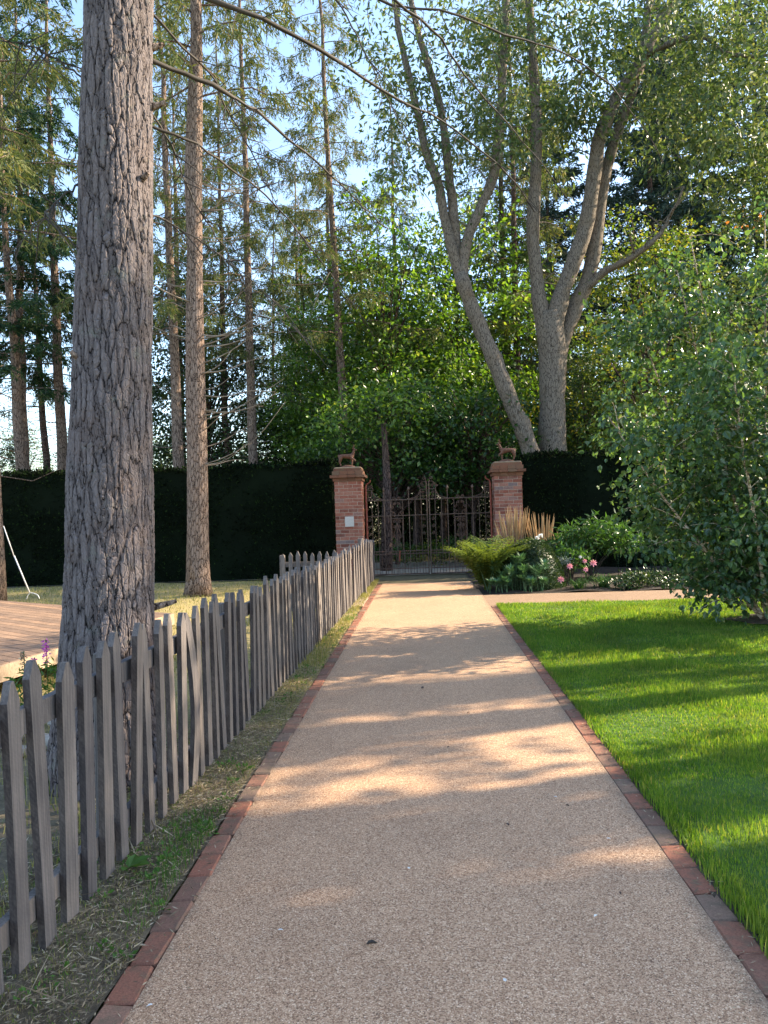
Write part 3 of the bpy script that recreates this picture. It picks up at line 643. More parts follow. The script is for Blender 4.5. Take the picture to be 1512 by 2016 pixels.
# ------------------------------------------------------------------ conifers
def conifer(seed, H, r0, live0, blen, needle, dens=1.0, droop=.35, dead=(2.4, 9.0), ndead=70, lw=(.17, .032), hang=.75):
    r = np.random.default_rng(seed); rr = random.Random(seed)
    wood = Bag(); nb = Bag()
    zs = np.linspace(0, H, 16); wob = np.cumsum(r.normal(size=(16, 2)) * .035, 0)
    P = np.column_stack([wob, zs]); P[:, :2] -= P[0, :2]
    R = r0 * (1 - (zs / H) * .88); R[0] *= 1.35; R[1] *= 1.0
    wood.tube(P, R, 12)
    axis = lambda z: np.array([np.interp(z, zs, P[:, 0]), np.interp(z, zs, P[:, 1]), z])
    for k in range(ndead):
        z = rr.uniform(*dead); a = rr.uniform(0, 2 * math.pi); ln = rr.uniform(.3, 1.7) * (1 if rr.random() < .7 else .35)
        d = np.array([math.cos(a), math.sin(a), rr.uniform(-.35, .15)]); p0 = axis(z); c = np.array([0, 0, -.12 * ln])
        bend = np.array([rr.uniform(-.2, .2), rr.uniform(-.2, .2), rr.uniform(-.1, .25)]) * ln
        wood.tube([p0, p0 + d * ln * .5 + c * .2, p0 + d * ln + bend], [.012, .008, .003], 4)
    CC = []; DD = []
    nbr = int(54 * dens)
    for k in range(nbr):
        f = k / nbr; z = live0 + (H - .4 - live0) * f ** .9; a = k * 2.399 + rr.uniform(-.4, .4)
        ln = blen * (1 - f) ** .6 * rr.uniform(.55, 1.15) + .3
        h = np.array([math.cos(a), math.sin(a), 0]); t = np.linspace(0, 1, 7)
        Z = .12 * ln * t - droop * ln * t ** 2 + .12 * ln * t ** 4
        pts = axis(z) + h * (t * ln)[:, None] + np.stack([0 * t, 0 * t, Z], 1) + r.normal(size=(7, 3)) * .03 * ln * t[:, None]
        wood.tube(pts, np.linspace(.028, .006, 7) * (1 - .5 * f), 4)
        ntw = int(ln * 15)
        for q in range(ntw):
            tt = rr.uniform(.15, 1); p = np.array([np.interp(tt, t, pts[:, i]) for i in range(3)])
            sa = a + rr.choice((-1, 1)) * rr.uniform(.5, 1.5); l2 = rr.uniform(.25, .85) * (1.15 - .5 * tt)
            e = p + np.array([math.cos(sa), math.sin(sa), 0]) * l2 * (1 - hang * .6) + np.array([0, 0, -l2 * hang * rr.uniform(.5, 1.3)])
            mid = (p + e) / 2 + np.array([math.cos(sa), math.sin(sa), 0]) * l2 * .18
            nt = 12; s = np.linspace(.08, 1, nt)[:, None]
            q3 = (1 - s) ** 2 * p + 2 * s * (1 - s) * mid + s ** 2 * e
            CC.append(q3 + r.normal(size=(nt, 3)) * .025); DD.append(np.gradient(q3, axis=0))
            if q % 2 == 0: wood.add(*leaf_quads(np.array([p]), np.array([e - p]), np.array([[.3, 1, .2]]), l2, .014))
    C = np.concatenate(CC); D = nrm(np.concatenate(DD)) + r.normal(size=(len(C), 3)) * .55
    s = r.uniform(.6, 1.3, len(C))
    nb.add(*leaf_quads(C, D, r.normal(size=D.shape), lw[0] * s, lw[1] * s))
    return wood, nb
def proto(tag_, seed, H, r0, live0, blen, bark, needle, **kw):
    w_, n_ = conifer(seed, H, r0, live0, blen, needle, **kw)
    return (w_.mesh(tag_ + '_trunk', M[bark], True), n_.mesh(tag_ + '_crown', M[needle]))
larA = proto('larch_a', 1, 21, .21, 7.2, 3.2, 'bark', 'larch', dens=1.0)
larB = proto('larch_b', 2, 23, .21, 7.8, 3.4, 'bark', 'larch', dens=1.0, dead=(2.6, 11))
larC = proto('larch_c', 3, 20, .16, 6.0, 3.0, 'bark_dark', 'larch', dens=1.1, dead=(2.6, 8))
sprA = proto('spruce_a', 4, 19, .22, 6.3, 3.0, 'bark', 'spruce', dens=1.0, hang=.5, lw=(.20, .045))
sprB = proto('spruce_b', 5, 22, .19, 7.0, 2.6, 'bark', 'spruce', dens=.95, hang=.6, lw=(.20, .045))
pinA = proto('pine_a', 6, 24, .26, 4.0, 4.4, 'bark_dark', 'pine', dens=2.3, droop=.12, hang=.25, lw=(.26, .06), ndead=10)
def conif(pr, name, label, loc, rz=0, sc=1.0, lean=(0, 0), group=None, wid=1.0):
    t = thing(name, label, 'tree', loc, rz, group); t.scale = (sc * wid, sc * wid, sc); t.rotation_euler = (lean[0], lean[1], rz)
    part('trunk', pr[0], t); part('crown', pr[1], t, kind='stuff'); return t
conif(larA, 'larch_tree', 'larch trunk just behind the hedge, beside the sunlit larch standing in front of it', (-7.75, 24, 0), .3, 1.02, (0, -.004), wid=.95)
conif(larC, 'larch_tree', 'slim dark larch trunk among the evergreens behind the hedge', (-7.65, 30, 0), 1.1, 1.05, (0, .01))
conif(larB, 'larch_tree', 'slender pinkish larch trunk behind the hedge, against dark evergreen foliage', (-5.8, 26, 0), 2.2, 1.0, (0, -.003), wid=.9)
conif(larB, 'larch_tree', 'straight larch rising behind the deer statue on the plaque pier', (-2.5, 26, 0), 4.0, .98, (0, .022), wid=.9)
conif(sprA, 'spruce_tree', 'dark spruce with twin trunk leaning outward behind the hedge', (-13.3, 25, 0), .5, .98, (0, -.012), wid=1.0)
conif(sprB, 'spruce_tree', 'spruce crossing its twin neighbour behind the hedge', (-13.7, 25.7, 0), 1.9, 1.0, (0, .065), wid=1.1)
conif(larC, 'larch_tree', 'thin dark reddish conifer trunk behind the hedge end of the deck', (-14.95, 30, 0), 2.9, 1.05, (0, .04))
conif(sprB, 'spruce_tree', 'grey spruce trunk close beside the big foreground trunk', (-12.85, 27, 0), 3.6, 1.05, (0, .01), wid=1.1)
conif(larA, 'larch_tree', 'sunlit pale larch trunk standing on the far side of the deck', (-9.0, 15.5, 0), 2.0, 1.0, (0, .03), wid=1.0)
for k, x in enumerate((-9.3, -8.1, -7.45)):
    conif((larC, larB, larA)[k], 'larch_tree', 'thin distant larch trunk seen in the bright gap beyond the hedge', (x, 48 + k * 1.5, 0), k * 1.3, 1.1, (0, .02), group='thin far larches in the gap')
conif(larC, 'larch_tree', 'dark straight conifer trunk standing between the two forked ash trees', (3.5, 32, 0), 5, 1.25, (0, .02))
conif(larC, 'larch_tree', 'dark conifer trunk close behind the upright forked ash tree', (3.85, 30, 0), .7, 1.2, (0, .01))
conif(pinA, 'pine_tree', 'blue green pine towering behind the golden tree', (11.0, 36, 0), .2, 1.05)
conif(pinA, 'pine_tree', 'broad dark pine behind the birch', (16.5, 38, 0), 2.4, 1.1)
conif(pinA, 'pine_tree', 'tall dark pine at the outer end of the hedge', (21.0, 37, 0), 1.4, 1.1)
conif(pinA, 'pine_tree', 'dark pine filling the gap between the two broad pines', (13.6, 41, 0), 3.3, 1.2)
conif(pinA, 'pine_tree', 'dark pine behind the forked ash limbs', (6.6, 40, 0), 4.1, 1.0)

# the larch in front of the hedge (own dead branches as parts)
w_, n_ = conifer(21, 22, .23, 10.5, 3.0, 'larch', 1.0, ndead=0)
lt = thing('larch_tree', 'sunlit straight larch with bare side branches in front of the hedge', 'tree', (-4.83, 16.0, 0), 0); lt.rotation_euler = (0, .028, 0)
zs = np.linspace(0, 22, 60); rb = .215 * (1 - zs / 22 * .85); rb += .10 * np.exp(-zs / .35)
b_ = Bag(); b_.tube(np.stack([.03 * np.sin(zs * .7), .02 * np.cos(zs), zs], 1), rb, 24)
part('trunk', b_.mesh('trunk', M['bark'], True), lt)
part('crown', n_.mesh('crown', M['larch']), lt, kind='stuff')
part('crown_branches', w_.mesh('crown_branches', M['bark'], True), lt, (0, 0, 0), None, (.85, .85, 1), kind='stuff')
rr = random.Random(4)
for k in range(46):
    z = rr.uniform(2.2, 9.5); s = 1 if rr.random() < .72 else -1
    a = rr.uniform(-.75, .75) + (0 if s > 0 else math.pi); ln = rr.uniform(.5, 2.2)
    up = rr.uniform(-.05, .42); d = np.array([math.cos(a), math.sin(a), up]); p0 = np.array([.0, 0, z])
    pts = [p0, p0 + d * ln * .35 + (0, 0, -.04 * ln), p0 + d * ln * .7 + (0, 0, .02), p0 + d * ln + (0, 0, rr.uniform(-.05, .22) * ln)]
    cp = curve_pts(pts, 9); b_ = Bag(); b_.tube(cp, np.linspace(rr.uniform(.012, .02), .004, 9), 5)
    for q in range(rr.randrange(0, 4)):
        i0 = rr.randrange(3, 8); e = cp[i0] + np.array([d[0] * .3 + rr.uniform(-.2, .2), rr.uniform(-.3, .3), rr.uniform(-.15, .25)]) * ln * .35
        b_.tube([cp[i0], (cp[i0] + e) / 2 + (0, 0, .02), e], [.006, .004, .002], 4)
    part('branch', b_.mesh('branch', M['deadtwig'], True), lt)

# ------------------------------------------------------------------ the big foreground larch
bt = thing('larch_tree', 'massive rough barked larch trunk rising right behind the picket fence', 'tree', (-2.05, 4.74, 0))
nz_, na = 560, 210
zz = np.concatenate([np.linspace(-.05, 5.4, nz_), np.linspace(5.5, 18, 30)])
ax = np.interp(zz, [0, 1.05, 2.0, 2.97, 4.88, 18], [.02, .05, .09, .14, .24, .9]); rd = np.interp(zz, [0, .2, .6, 1.05, 2, 3, 4.9, 18], [.36, .325, .292, .272, .245, .228, .207, .05])
A = np.linspace(0, 2 * math.pi, na, endpoint=False)
X = np.empty((len(zz), na, 3))
root = np.exp(-np.maximum(zz, 0) / .4)[:, None] * (.05 * np.cos(A * 5 + 1.0) + .03 * np.cos(A * 3 + .4))[None, :]
lump = np.zeros((len(zz), na))
for i in range(0, len(zz)):
    for j in range(0, na, 7):
        lump[i, j:j + 7] = .018 * noise.noise(Vector((math.cos(A[j]) * 1.6, math.sin(A[j]) * 1.6, zz[i] * 1.3)))
kern = np.ones(15) / 15; lump = np.apply_along_axis(lambda v_: np.convolve(np.concatenate([v_[-7:], v_, v_[:7]]), kern, 'valid'), 1, lump)
Rr = rd[:, None] + root + lump
X[..., 0] = ax[:, None] + Rr * np.cos(A); X[..., 1] = Rr * np.sin(A); X[..., 2] = zz[:, None]
i, j = np.meshgrid(np.arange(len(zz) - 1), np.arange(na), indexing='ij')
Q = np.stack([i * na + j, i * na + (j + 1) % na, (i + 1) * na + (j + 1) % na, (i + 1) * na + j], -1).reshape(-1, 4)
part('trunk', mesh_np('trunk', X.reshape(-1, 3), [Q], M['bark_big'], True), bt)
B0 = np.array((-2.05, 4.74, 0))
limbs = [
 ([(-1.70, 4.75, 4.53), (-1.32, 5.1, 4.5), (-1.13, 5.5, 4.51), (-.88, 6.0, 4.48), (-.6, 6.5, 4.38), (-.3, 7.0, 4.2)], .021),
 ([(-1.75, 4.8, 5.25), (-1.58, 5.0, 5.12), (-1.12, 5.2, 5.03), (-.76, 5.6, 5.01), (-.47, 6.0, 5.03), (-.04, 6.4, 4.95), (.31, 6.8, 4.92), (.83, 7.2, 4.63), (1.1, 7.5, 4.4)], .026),
 ([(-1.70, 4.75, 4.9), (-1.49, 5.0, 4.73), (-1.37, 5.3, 4.69), (-1.34, 5.6, 4.63), (-1.23, 5.9, 4.43), (-1.14, 6.1, 4.17), (-1.0, 6.4, 3.8)], .012),
 ([(-1.72, 4.75, 4.11), (-1.44, 5.0, 4.09), (-1.2, 5.4, 4.01), (-.99, 5.8, 3.87), (-.75, 6.3, 3.62), (-.5, 6.8, 3.3)], .013),
 ([(-1.65, 4.9, 6.0), (-1.0, 5.6, 5.95), (-.64, 6.0, 5.72), (-.46, 6.1, 5.45), (-.28, 6.3, 5.14), (-.07, 6.5, 4.68), (.02, 6.6, 4.3)], .012),
 ([(-1.65, 4.9, 6.2), (-.9, 5.5, 6.0), (-.24, 6.0, 5.69), (.19, 6.4, 5.55), (.5, 6.8, 5.38), (.98, 7.2, 5.05), (1.5, 7.7, 4.6)], .020),
 ([(-1.62, 4.9, 6.4), (-.9, 5.8, 6.2), (-.29, 6.5, 5.97), (.34, 6.8, 6.0), (.97, 7.2, 5.97), (1.44, 7.5, 5.98), (1.94, 7.8, 5.82), (2.26, 8.0, 5.57), (2.6, 8.3, 5.2)], .020),
 ([(-2.0, 4.72, 3.78), (-2.19, 4.6, 3.57), (-2.3, 4.5, 3.38), (-2.47, 4.4, 3.14)], .010),
 ([(-1.72, 4.75, 4.3), (-1.61, 5.0, 4.06), (-1.51, 5.2, 3.77), (-1.34, 5.5, 3.47), (-1.2, 5.8, 3.1)], .010),
 ([(-1.72, 4.75, 3.58), (-1.53, 5.0, 3.52), (-1.38, 5.3, 3.45), (-1.09, 5.8, 3.25), (-.9, 6.2, 3.0)], .009),
 ([(-2.0, 4.7, 4.35), (-2.25, 4.6, 4.5), (-2.5, 4.5, 4.55), (-2.9, 4.4, 4.5)], .008),
]
rr = random.Random(8)
for pts, r0 in limbs:
    cp = curve_pts(np.array(pts) - B0, 26); b_ = Bag()
    kr = np.random.default_rng(rr.randrange(999)); kk_ = np.cumsum(kr.normal(size=cp.shape), 0) * .006; cp = cp + kk_ - kk_[0] + kr.normal(size=cp.shape) * .005
    b_.tube(cp, np.linspace(r0 * .78, r0 * .2, 26) * (1 + .1 * kr.normal(size=26)), 7)
    for q in range(22):
        i0 = rr.randrange(5, 25); ln = rr.uniform(.1, .6)
        e = cp[i0] + np.array([rr.uniform(-.5, .8), rr.uniform(-.4, .6), rr.uniform(-1.0, .25)]) * ln
        b_.tube(curve_pts([cp[i0], (cp[i0] + e) / 2 + np.array([rr.uniform(-.04, .04), 0, .03]), e], 6), np.linspace(.005, .0015, 6), 4)
    part('branch', b_.mesh('branch', M['twig'], True), bt)
for (z, a, ln) in ((4.2, .1, .09), (3.7, -.4, .05), (1.05, .25, .14), (2.6, -2.2, .04), (4.6, .3, .07)):
    b_ = Bag(); x0 = np.interp(z, zz, ax); r0 = np.interp(z, zz, rd)
    b_.tube([(x0 + (r0 - .02) * math.cos(a), (r0 - .02) * math.sin(a), z), (x0 + (r0 + ln * .6) * math.cos(a), (r0 + ln * .6) * math.sin(a), z + .02), (x0 + (r0 + ln) * math.cos(a), (r0 + ln) * math.sin(a), z + .035)], [.026, .018, .012], 7)
    part('branch_stub', b_.mesh('branch_stub', M['bark']), bt)
# its own upper foliage, above the frame but hanging into it
r_ = np.random.default_rng(31); ub = Bag(); ux = Bag()
for k in range(26):
    a = k * 2.4; z = 6.8 + k * .36; ln = 2.6 * (1 - k / 40); h = np.array([math.cos(a), math.sin(a), 0]); t_ = np.linspace(0, 1, 7)
    x0 = np.interp(z, zz, ax); pts = np.array([x0, 0, z]) + h * (t_ * ln)[:, None] + np.stack([0 * t_, 0 * t_, -.4 * ln * t_ ** 2], 1)
    ux.tube(pts, np.linspace(.03, .006, 7), 5)
    C = pts[r_.integers(2, 7, 240)] + r_.normal(size=(240, 3)) * (.22, .22, .16) - (0, 0, .16)
    ub.add(*leaf_quads(C, r_.normal(size=(240, 3)) * .6 + (0, 0, -1), r_.normal(size=(240, 3)), .07, .006))
part('crown', ub.mesh('crown', M['larch']), bt, kind='stuff'); part('upper_branches', ux.mesh('upper_branches', M['twig']), bt, kind='stuff')

# ------------------------------------------------------------------ forked ash trees behind the hedge
def limb_tree(name, label, base, limbs, cents, bark, leaf, per, crad, L, W, seed, droop=.6):
    t = thing(name, label, 'tree', base); B = np.array(base)
    for k, (nm, pts, ra, rb_) in enumerate(limbs):
        cp = curve_pts(np.array(pts) - B, 26); r = np.random.default_rng(seed + k)
        rad_ = .86 * np.linspace(ra, rb_, 26) * (1 + .06 * r.normal(size=26))
        b_ = Bag(); b_.tube(cp + r.normal(size=cp.shape) * .012, rad_, 12)
        if nm == 'limb':
            for q in range(16):
                i0 = r.integers(4, 26); ln = r.uniform(.4, 1.6); e = cp[i0] + np.array([r.uniform(-1, 1), r.uniform(-.8, .8), r.uniform(-.3, .9)]) * ln
                b_.tube(curve_pts([cp[i0], (cp[i0] + e) / 2 + (0, 0, .08), e], 6), np.linspace(.025, .005, 6), 4)
        part(nm, b_.mesh(nm, M[bark], True), t)
    b_ = Bag(); b_.add(*clump_leaves(cents - B, per, crad, L, W, seed, .8, droop)); part('crown', b_.mesh('crown', M[leaf]), t, kind='stuff')
    return t
c1 = crown_centres([(8.0, 22.4, 14.6, 3.6, 2.6, 3.6), (9.4, 21.8, 11.8, 2.6, 2.0, 2.4), (4.4, 23.2, 14.2, 2.0, 1.8, 2.6), (10.4, 21.6, 10.0, 2.0, 1.5, 1.6)], 290, .15, 3)
limb_tree('ash_tree', 'stout upright ash dividing into three limbs behind the hedge and pier', (3.84, 23, 0), [
  ('trunk', [(3.8, 23, -.1), (3.84, 23, 1.6), (3.84, 23, 3.25), (3.89, 23, 4.9), (3.92, 23, 6.4), (3.9, 23, 7.4)], .52, .42),
  ('limb', [(3.78, 23, 6.4), (3.66, 23, 7.2), (3.56, 23, 8.23), (3.49, 23, 9.89), (3.66, 23, 12.14), (3.67, 23, 14.4), (3.6, 23, 16.66), (3.57, 23, 18.93)], .30, .11),
  ('limb', [(3.95, 23, 6.6), (4.12, 23, 7.5), (4.49, 23, 8.48), (5.01, 23, 9.81), (5.33, 23, 11.44), (5.51, 23, 12.48), (6.07, 23, 13.65), (6.79, 23, 14.65), (7.39, 23, 15.8), (7.93, 23, 16.66), (8.94, 23, 18.38)], .33, .12),
  ('limb', [(4.1, 23.3, 5.6), (4.27, 23.4, 6.47), (4.76, 23.4, 7.67), (5.17, 23.4, 8.57), (5.5, 23.4, 10.23), (5.75, 23.4, 11.59), (6.3, 23.4, 13.24), (6.79, 23.4, 14.43), (7.24, 23.4, 16.68), (7.45, 23.4, 18.49)], .32, .10),
  ('limb', [(4.9, 23.4, 8.0), (5.53, 23.0, 8.5), (6.11, 22.4, 8.65), (6.65, 22.0, 8.99), (7.05, 22.0, 9.47), (7.5, 21.8, 10.4)], .15, .04),
  ('limb', [(6.89, 23.0, 14.79), (7.64, 22.5, 14.88), (8.31, 22.0, 14.61), (8.65, 21.5, 13.86), (9.66, 21.3, 13.6), (10.8, 21, 13.5)], .12, .03)],
  c1, 'bark_ash', 'ash', 70, .40, .21, .075, 40)
c2 = crown_centres([(.6, 22.3, 15.5, 3.0, 2.4, 3.6), (.8, 22.3, 11.8, 2.0, 1.8, 2.2), (2.6, 22.3, 14.5, 1.6, 1.6, 3)], 120, .15, 4)
limb_tree('ash_tree', 'leaning forked ash bending away from the upright one behind the gate', (3.2, 22.5, 0), [
  ('trunk', [(3.35, 22.7, -.1), (3.25, 22.5, 1.8), (3.1, 22.3, 3.22), (2.64, 22.3, 4.55), (2.04, 22.3, 6.19), (1.64, 22.3, 7.23), (1.24, 22.3, 8.43)], .34, .22),
  ('limb', [(1.5, 22.3, 7.7), (1.24, 22.3, 8.43), (.92, 22.3, 9.76), (.7, 22.3, 11.1), (.4, 22.3, 12.0), (.18, 22.3, 13.19), (-.1, 22.3, 14.53), (-.34, 22.3, 16.02), (-.51, 22.3, 17.66)], .20, .08),
  ('limb', [(1.45, 22.4, 7.7), (1.24, 22.4, 8.35), (1.16, 22.4, 9.6), (1.09, 22.4, 10.64), (1.01, 22.4, 11.67), (.86, 22.4, 13.29), (.56, 22.4, 14.49), (.23, 22.4, 15.69), (-.01, 22.4, 17.33)], .20, .09),
  ('limb', [(1.4, 22.3, 7.9), (1.31, 22.3, 8.42), (1.49, 22.3, 9.44), (1.96, 22.3, 10.44), (2.31, 22.3, 11.3), (2.55, 22.3, 12.9), (2.72, 22.3, 14.79), (2.92, 22.3, 17.41)], .21, .12)],
  c2, 'bark_ash', 'ash', 62, .38, .19, .07, 70)

# ------------------------------------------------------------------ broadleaf trees
def broad_proto(tag_, ells, n, per, crad, L, W, leaf, seed, bark='bark_dark', r0=.16, H=6, shell=.5, droop=.35, flat=.55, accents=None):
    c = crown_centres(ells, n, shell, seed, .3)
    b_ = Bag(); b_.add(*clump_leaves(c, per, crad, L, W, seed + 1, flat, droop))
    cm = b_.mesh(tag_ + '_crown', M[leaf])
    w = Bag(); r = random.Random(seed)
    w.tube(curve_pts([(0, 0, -.1), (.06, .03, H * .3), (-.05, .05, H * .6), (.05, 0, H)], 10), np.linspace(r0, r0 * .3, 10), 9)
    for k in range(0, len(c), max(1, len(c) // 70)):
        z0 = min(max(.25 * H, c[k][2] * .6), H * .95)
        w.tube(curve_pts([(0, 0, z0), (c[k][0] * .5, c[k][1] * .5, (z0 + c[k][2]) / 2 + .3), tuple(c[k])], 6), np.linspace(.05, .008, 6), 5)
    return (w.mesh(tag_ + '_trunk', M[bark], True), cm)
beech = broad_proto('beech', [(0, 0, 7.2, 3.3, 3.0, 4.6), (-.8, -.6, 4.2, 3.0, 2.4, 2.0), (1.0, -.5, 4.6, 2.8, 2.4, 2.2)], 430, 75, .46, .15, .085, 'beech', 5, H=9)
under = broad_proto('understorey', [(0, 0, 3.6, 2.3, 1.7, 1.5), (.9, -.4, 2.9, 1.7, 1.2, .9)], 130, 75, .40, .13, .075, 'under', 6, H=4, r0=.08)
holly = broad_proto('holly', [(0, 0, 6.2, 3.2, 3.0, 5.6), (1.6, 0, 3.2, 2.2, 2.2, 2.6)], 330, 80, .45, .15, .085, 'holly', 7, H=9, shell=.55)
gold = broad_proto('golden', [(0, 0, 6.2, 3.0, 2.8, 4.6), (1.2, .3, 4.0, 2.6, 2.4, 2.4), (-.9, 0, 3.6, 2.4, 2.4, 2.4)], 320, 80, .42, .12, .08, 'golden', 8, H=8)
def bl(pr, name, label, loc, rz=0, sc=1.0, group=None, leaf=None, zs=1.0):
    t = thing(name, label, 'tree', loc, rz, group); t.scale = (sc, sc, sc * zs)
    part('trunk', pr[0], t); cm = pr[1]
    o = part('crown', cm, t, kind='stuff')
    if leaf: o.material_slots[0].link = 'OBJECT'; o.material_slots[0].material = M[leaf]
    return t
bl(beech, 'beech_tree', 'bright green broadleaf tree filling the view above the iron gate', (-1.3, 28.0, 0), .4, 1.08)
bl(beech, 'beech_tree', 'sunlit green broadleaf tree behind the leaning ash', (1.5, 30.0, 0), 2.5, 1.15)
bl(beech, 'beech_tree', 'green broadleaf tree behind the straight larch and plaque pier', (-3.4, 31.5, 0), 4.1, .92)
bl(under, 'understorey_tree', 'low leafy sapling just inside the iron gate, behind the plaque pier', (-.9, 24.2, 0), .2, 1.1)
bl(under, 'understorey_tree', 'low leafy sapling beside the leaning ash foot', (1.6, 24.6, 0), 2.2, 1.1)
bl(holly, 'evergreen_tree', 'dark glossy evergreen behind the hedge and larch trunks', (-8.9, 31.5, 0), .3, 1.0)
bl(holly, 'evergreen_tree', 'smaller dark evergreen beside the bright gap beyond the hedge', (-5.6, 33.0, 0), 2.0, .62)
bl(gold, 'field_maple', 'yellowing broadleaf tree behind the hedge and birch', (7.4, 25.6, 0), .3, 1.0)
bl(gold, 'field_maple', 'green and gold tree at the far end of the hedge behind the birch', (11.4, 24.0, 0), 1.7, 1.02, leaf='ash')
bl(holly, 'evergreen_tree', 'dark evergreen between the stout ash and the yellowing tree', (5.5, 26.0, 0), 4.0, .55)
# wood closing the view beyond the gate
for k, (x, y, s) in enumerate([(-4.5, 40, 1.0), (.4, 38, 1.05), (4.6, 37, 1.0), (9.0, 42, 1.1), (14.5, 33, 1.05), (-1.8, 46, 1.2), (18.5, 30, 1.0)]):
    bl(holly if k % 2 == 0 else beech, 'woodland_tree', 'dark woodland tree far behind the gate', (x, y, 0), k * 1.1, s, group='woodland trees closing the view behind the gate')
for k, (x, y, s) in enumerate([(-33, 62, .9), (-27.5, 70, .95), (-22, 64, .8), (-39, 58, 1.0), (-17, 75, .9)]):
    bl(gold, 'far_tree', 'sunlit yellow green tree in the distance beyond the hedge', (x, y, 0), k * 1.4, s, group='sunlit far trees beyond the hedge', leaf='golden')
for k, (x, y, s) in enumerate([(-18, 31, .55), (-15.8, 36, .6)]):
    bl(holly, 'evergreen_tree', 'small dark evergreen below the spruces beyond the hedge', (x, y, 0), k * 2, s, group='small evergreens below the spruces')
for k, (x, y, s) in enumerate([(-5.2, 35.5, .5), (-2.6, 34, .48), (-.2, 33.5, .5), (2.2, 34.5, .5), (4.8, 33.6, .52), (7.6, 34, .55), (-.9, 36.5, .55), (1.2, 37, .6)]):
    bl(holly, 'woodland_bush', 'dark evergreen bush low in the wood beyond the gate', (x, y, -.8), k * .9, s, group='dark bushes beyond the gate')
for k, (x, y, s) in enumerate([(-10.8, 34, 1.0), (-4.2, 37, 1.05), (-1.0, 35, 1.0)]):
    conif((larB, larA, larA)[k], 'background_conifer', 'slim conifer standing deep in the stand behind the hedge', (x, y, 0), k * 1.7, s, group='conifers deep in the stand behind the hedge')
# coloured sprays
def spray(label, name, c, n, leaf, sp=.45, L=.14):
    t = thing(name, label, 'foliage', c); b_ = Bag(); b_.add(*clump_leaves(np.random.default_rng(3).normal(size=(n, 3)) * sp, 40, .28, L, L * .6, 9)); part('leaves', b_.mesh('leaves', M[leaf]), t, kind='stuff')
    s = Bag(); s.tube([(0, .8, -1.6), (0, .3, -.6), (0, 0, 0)], [.04, .025, .01], 5); part('stem', s.mesh('stem', M['twig']), t)
spray('bright yellow autumn spray at the top of the green trees', 'yellow_spray', (-4.3, 28.2, 11.0), 5, 'yellow')
spray('orange autumn spray above the birch', 'orange_spray', (11.0, 24.0, 10.6), 5, 'orange')
spray('yellow bush between the two ash trunks', 'yellow_spray', (3.2, 25.2, 4.9), 7, 'yellow', .4)

# trees beside the lawn whose crowns shade the path
shade = broad_proto('shade', [(0, 0, 9.1, .9, .85, 2.4)], 60, 42, .27, .16, .10, 'beech', 12, H=10.5, shell=.1)
shade_low = broad_proto('shade_low', [(0, 0, 5.6, .5, .40, 3.2)], 26, 40, .24, .16, .10, 'beech', 13, H=8, shell=.1)
for k, (x, y, s) in enumerate([(12.0, 5.3, 1.0), (12.2, 6.4, 1.0), (12.4, 7.75, 1.0), (11.6, 9.5, 1.0), (12.2, 10.9, 1.0), (12.5, 4.0, 1.0), (12.8, 7.0, 1.05), (11.2, 2.6, 1.0), (10.6, 5.5, 1.0), (10.4, 7.6, .95), (10.8, 9.9, 1.0), (10.2, 11.8, .9)]):
    bl(shade_low if k > 7 else shade, 'lawn_tree', 'slender leafy tree in the row beside the lawn casting striped shade', (x, y, 0), k * 1.3, s, group='row of slender trees beside the lawn')

# ------------------------------------------------------------------ birch in the lawn
bx = thing('birch_tree', 'many stemmed young birch with pale bark at the lawn edge', 'tree', (4.45, 10.4, 0))
r_ = np.random.default_rng(17); stems = []
stem_pts = [[(0, 0, 0), (-.28, -.02, .32), (-.75, -.05, .95), (-1.35, -.1, 1.75), (-2.0, -.1, 2.8)],
            [(0, 0, 0), (-.2, .05, .4), (-.55, .1, 1.3), (-1.0, .15, 2.5), (-1.45, .2, 4.0)],
            [(.02, 0, 0), (-.05, .1, .6), (-.18, .15, 1.8), (-.45, .2, 3.4), (-.75, .2, 5.2)],
            [(.05, .02, 0), (.1, .1, .7), (.1, .12, 2.0), (.15, .1, 3.6), (.2, .1, 5.3)],
            [(.05, -.02, 0), (.25, -.1, .6), (.55, -.2, 1.7), (.8, -.25, 3.0), (1.0, -.3, 4.4)],
            [(0, -.04, 0), (-.15, -.3, .5), (-.4, -.7, 1.4), (-.65, -1.0, 2.4), (-.8, -1.2, 3.2)],
            [(.03, 0, 0), (-.3, -.1, 1.2), (-.7, -.2, 2.8), (-1.1, -.3, 4.6)],
            [(.03, 0, 0), (.2, -.3, 1.2), (.35, -.6, 2.8), (.4, -.8, 4.8)],
            [(.05, -.03, 0), (.5, -.3, .5), (1.1, -.5, 1.3), (1.6, -.6, 2.3)],
            [(.02, .05, 0), (-.4, .5, .8), (-.9, .9, 1.8), (-1.3, 1.1, 2.8)]]
for sp_ in stem_pts:
    cp = curve_pts(sp_, 18); stems.append(cp); b_ = Bag(); b_.tube(cp, np.linspace(.030, .008, 18), 8); part('stem', b_.mesh('stem', M['bark_birch'], True), bx)
tw = Bag(); cents = []
for cp in stems:
    for q in range(38):
        i0 = r_.integers(3, 18); d = nrm(np.array([r_.normal(), r_.normal(), r_.uniform(-.3, .8)])); ln = r_.uniform(.35, 1.05) * (1.15 - .5 * i0 / 18)
        e = cp[i0] + d * ln + np.array([0, 0, -.12 * ln]); c = curve_pts([cp[i0], cp[i0] + d * ln * .55 + (0, 0, .06), e], 6)
        tw.tube(c, np.linspace(.007, .002, 6), 4)
        for p in c[2:]: cents.append(p)
part('twigs', tw.mesh('twigs', M['bark_birch']), bx, kind='stuff')
cents = np.array(cents); cents = cents[(cents[:, 2] > .28)]
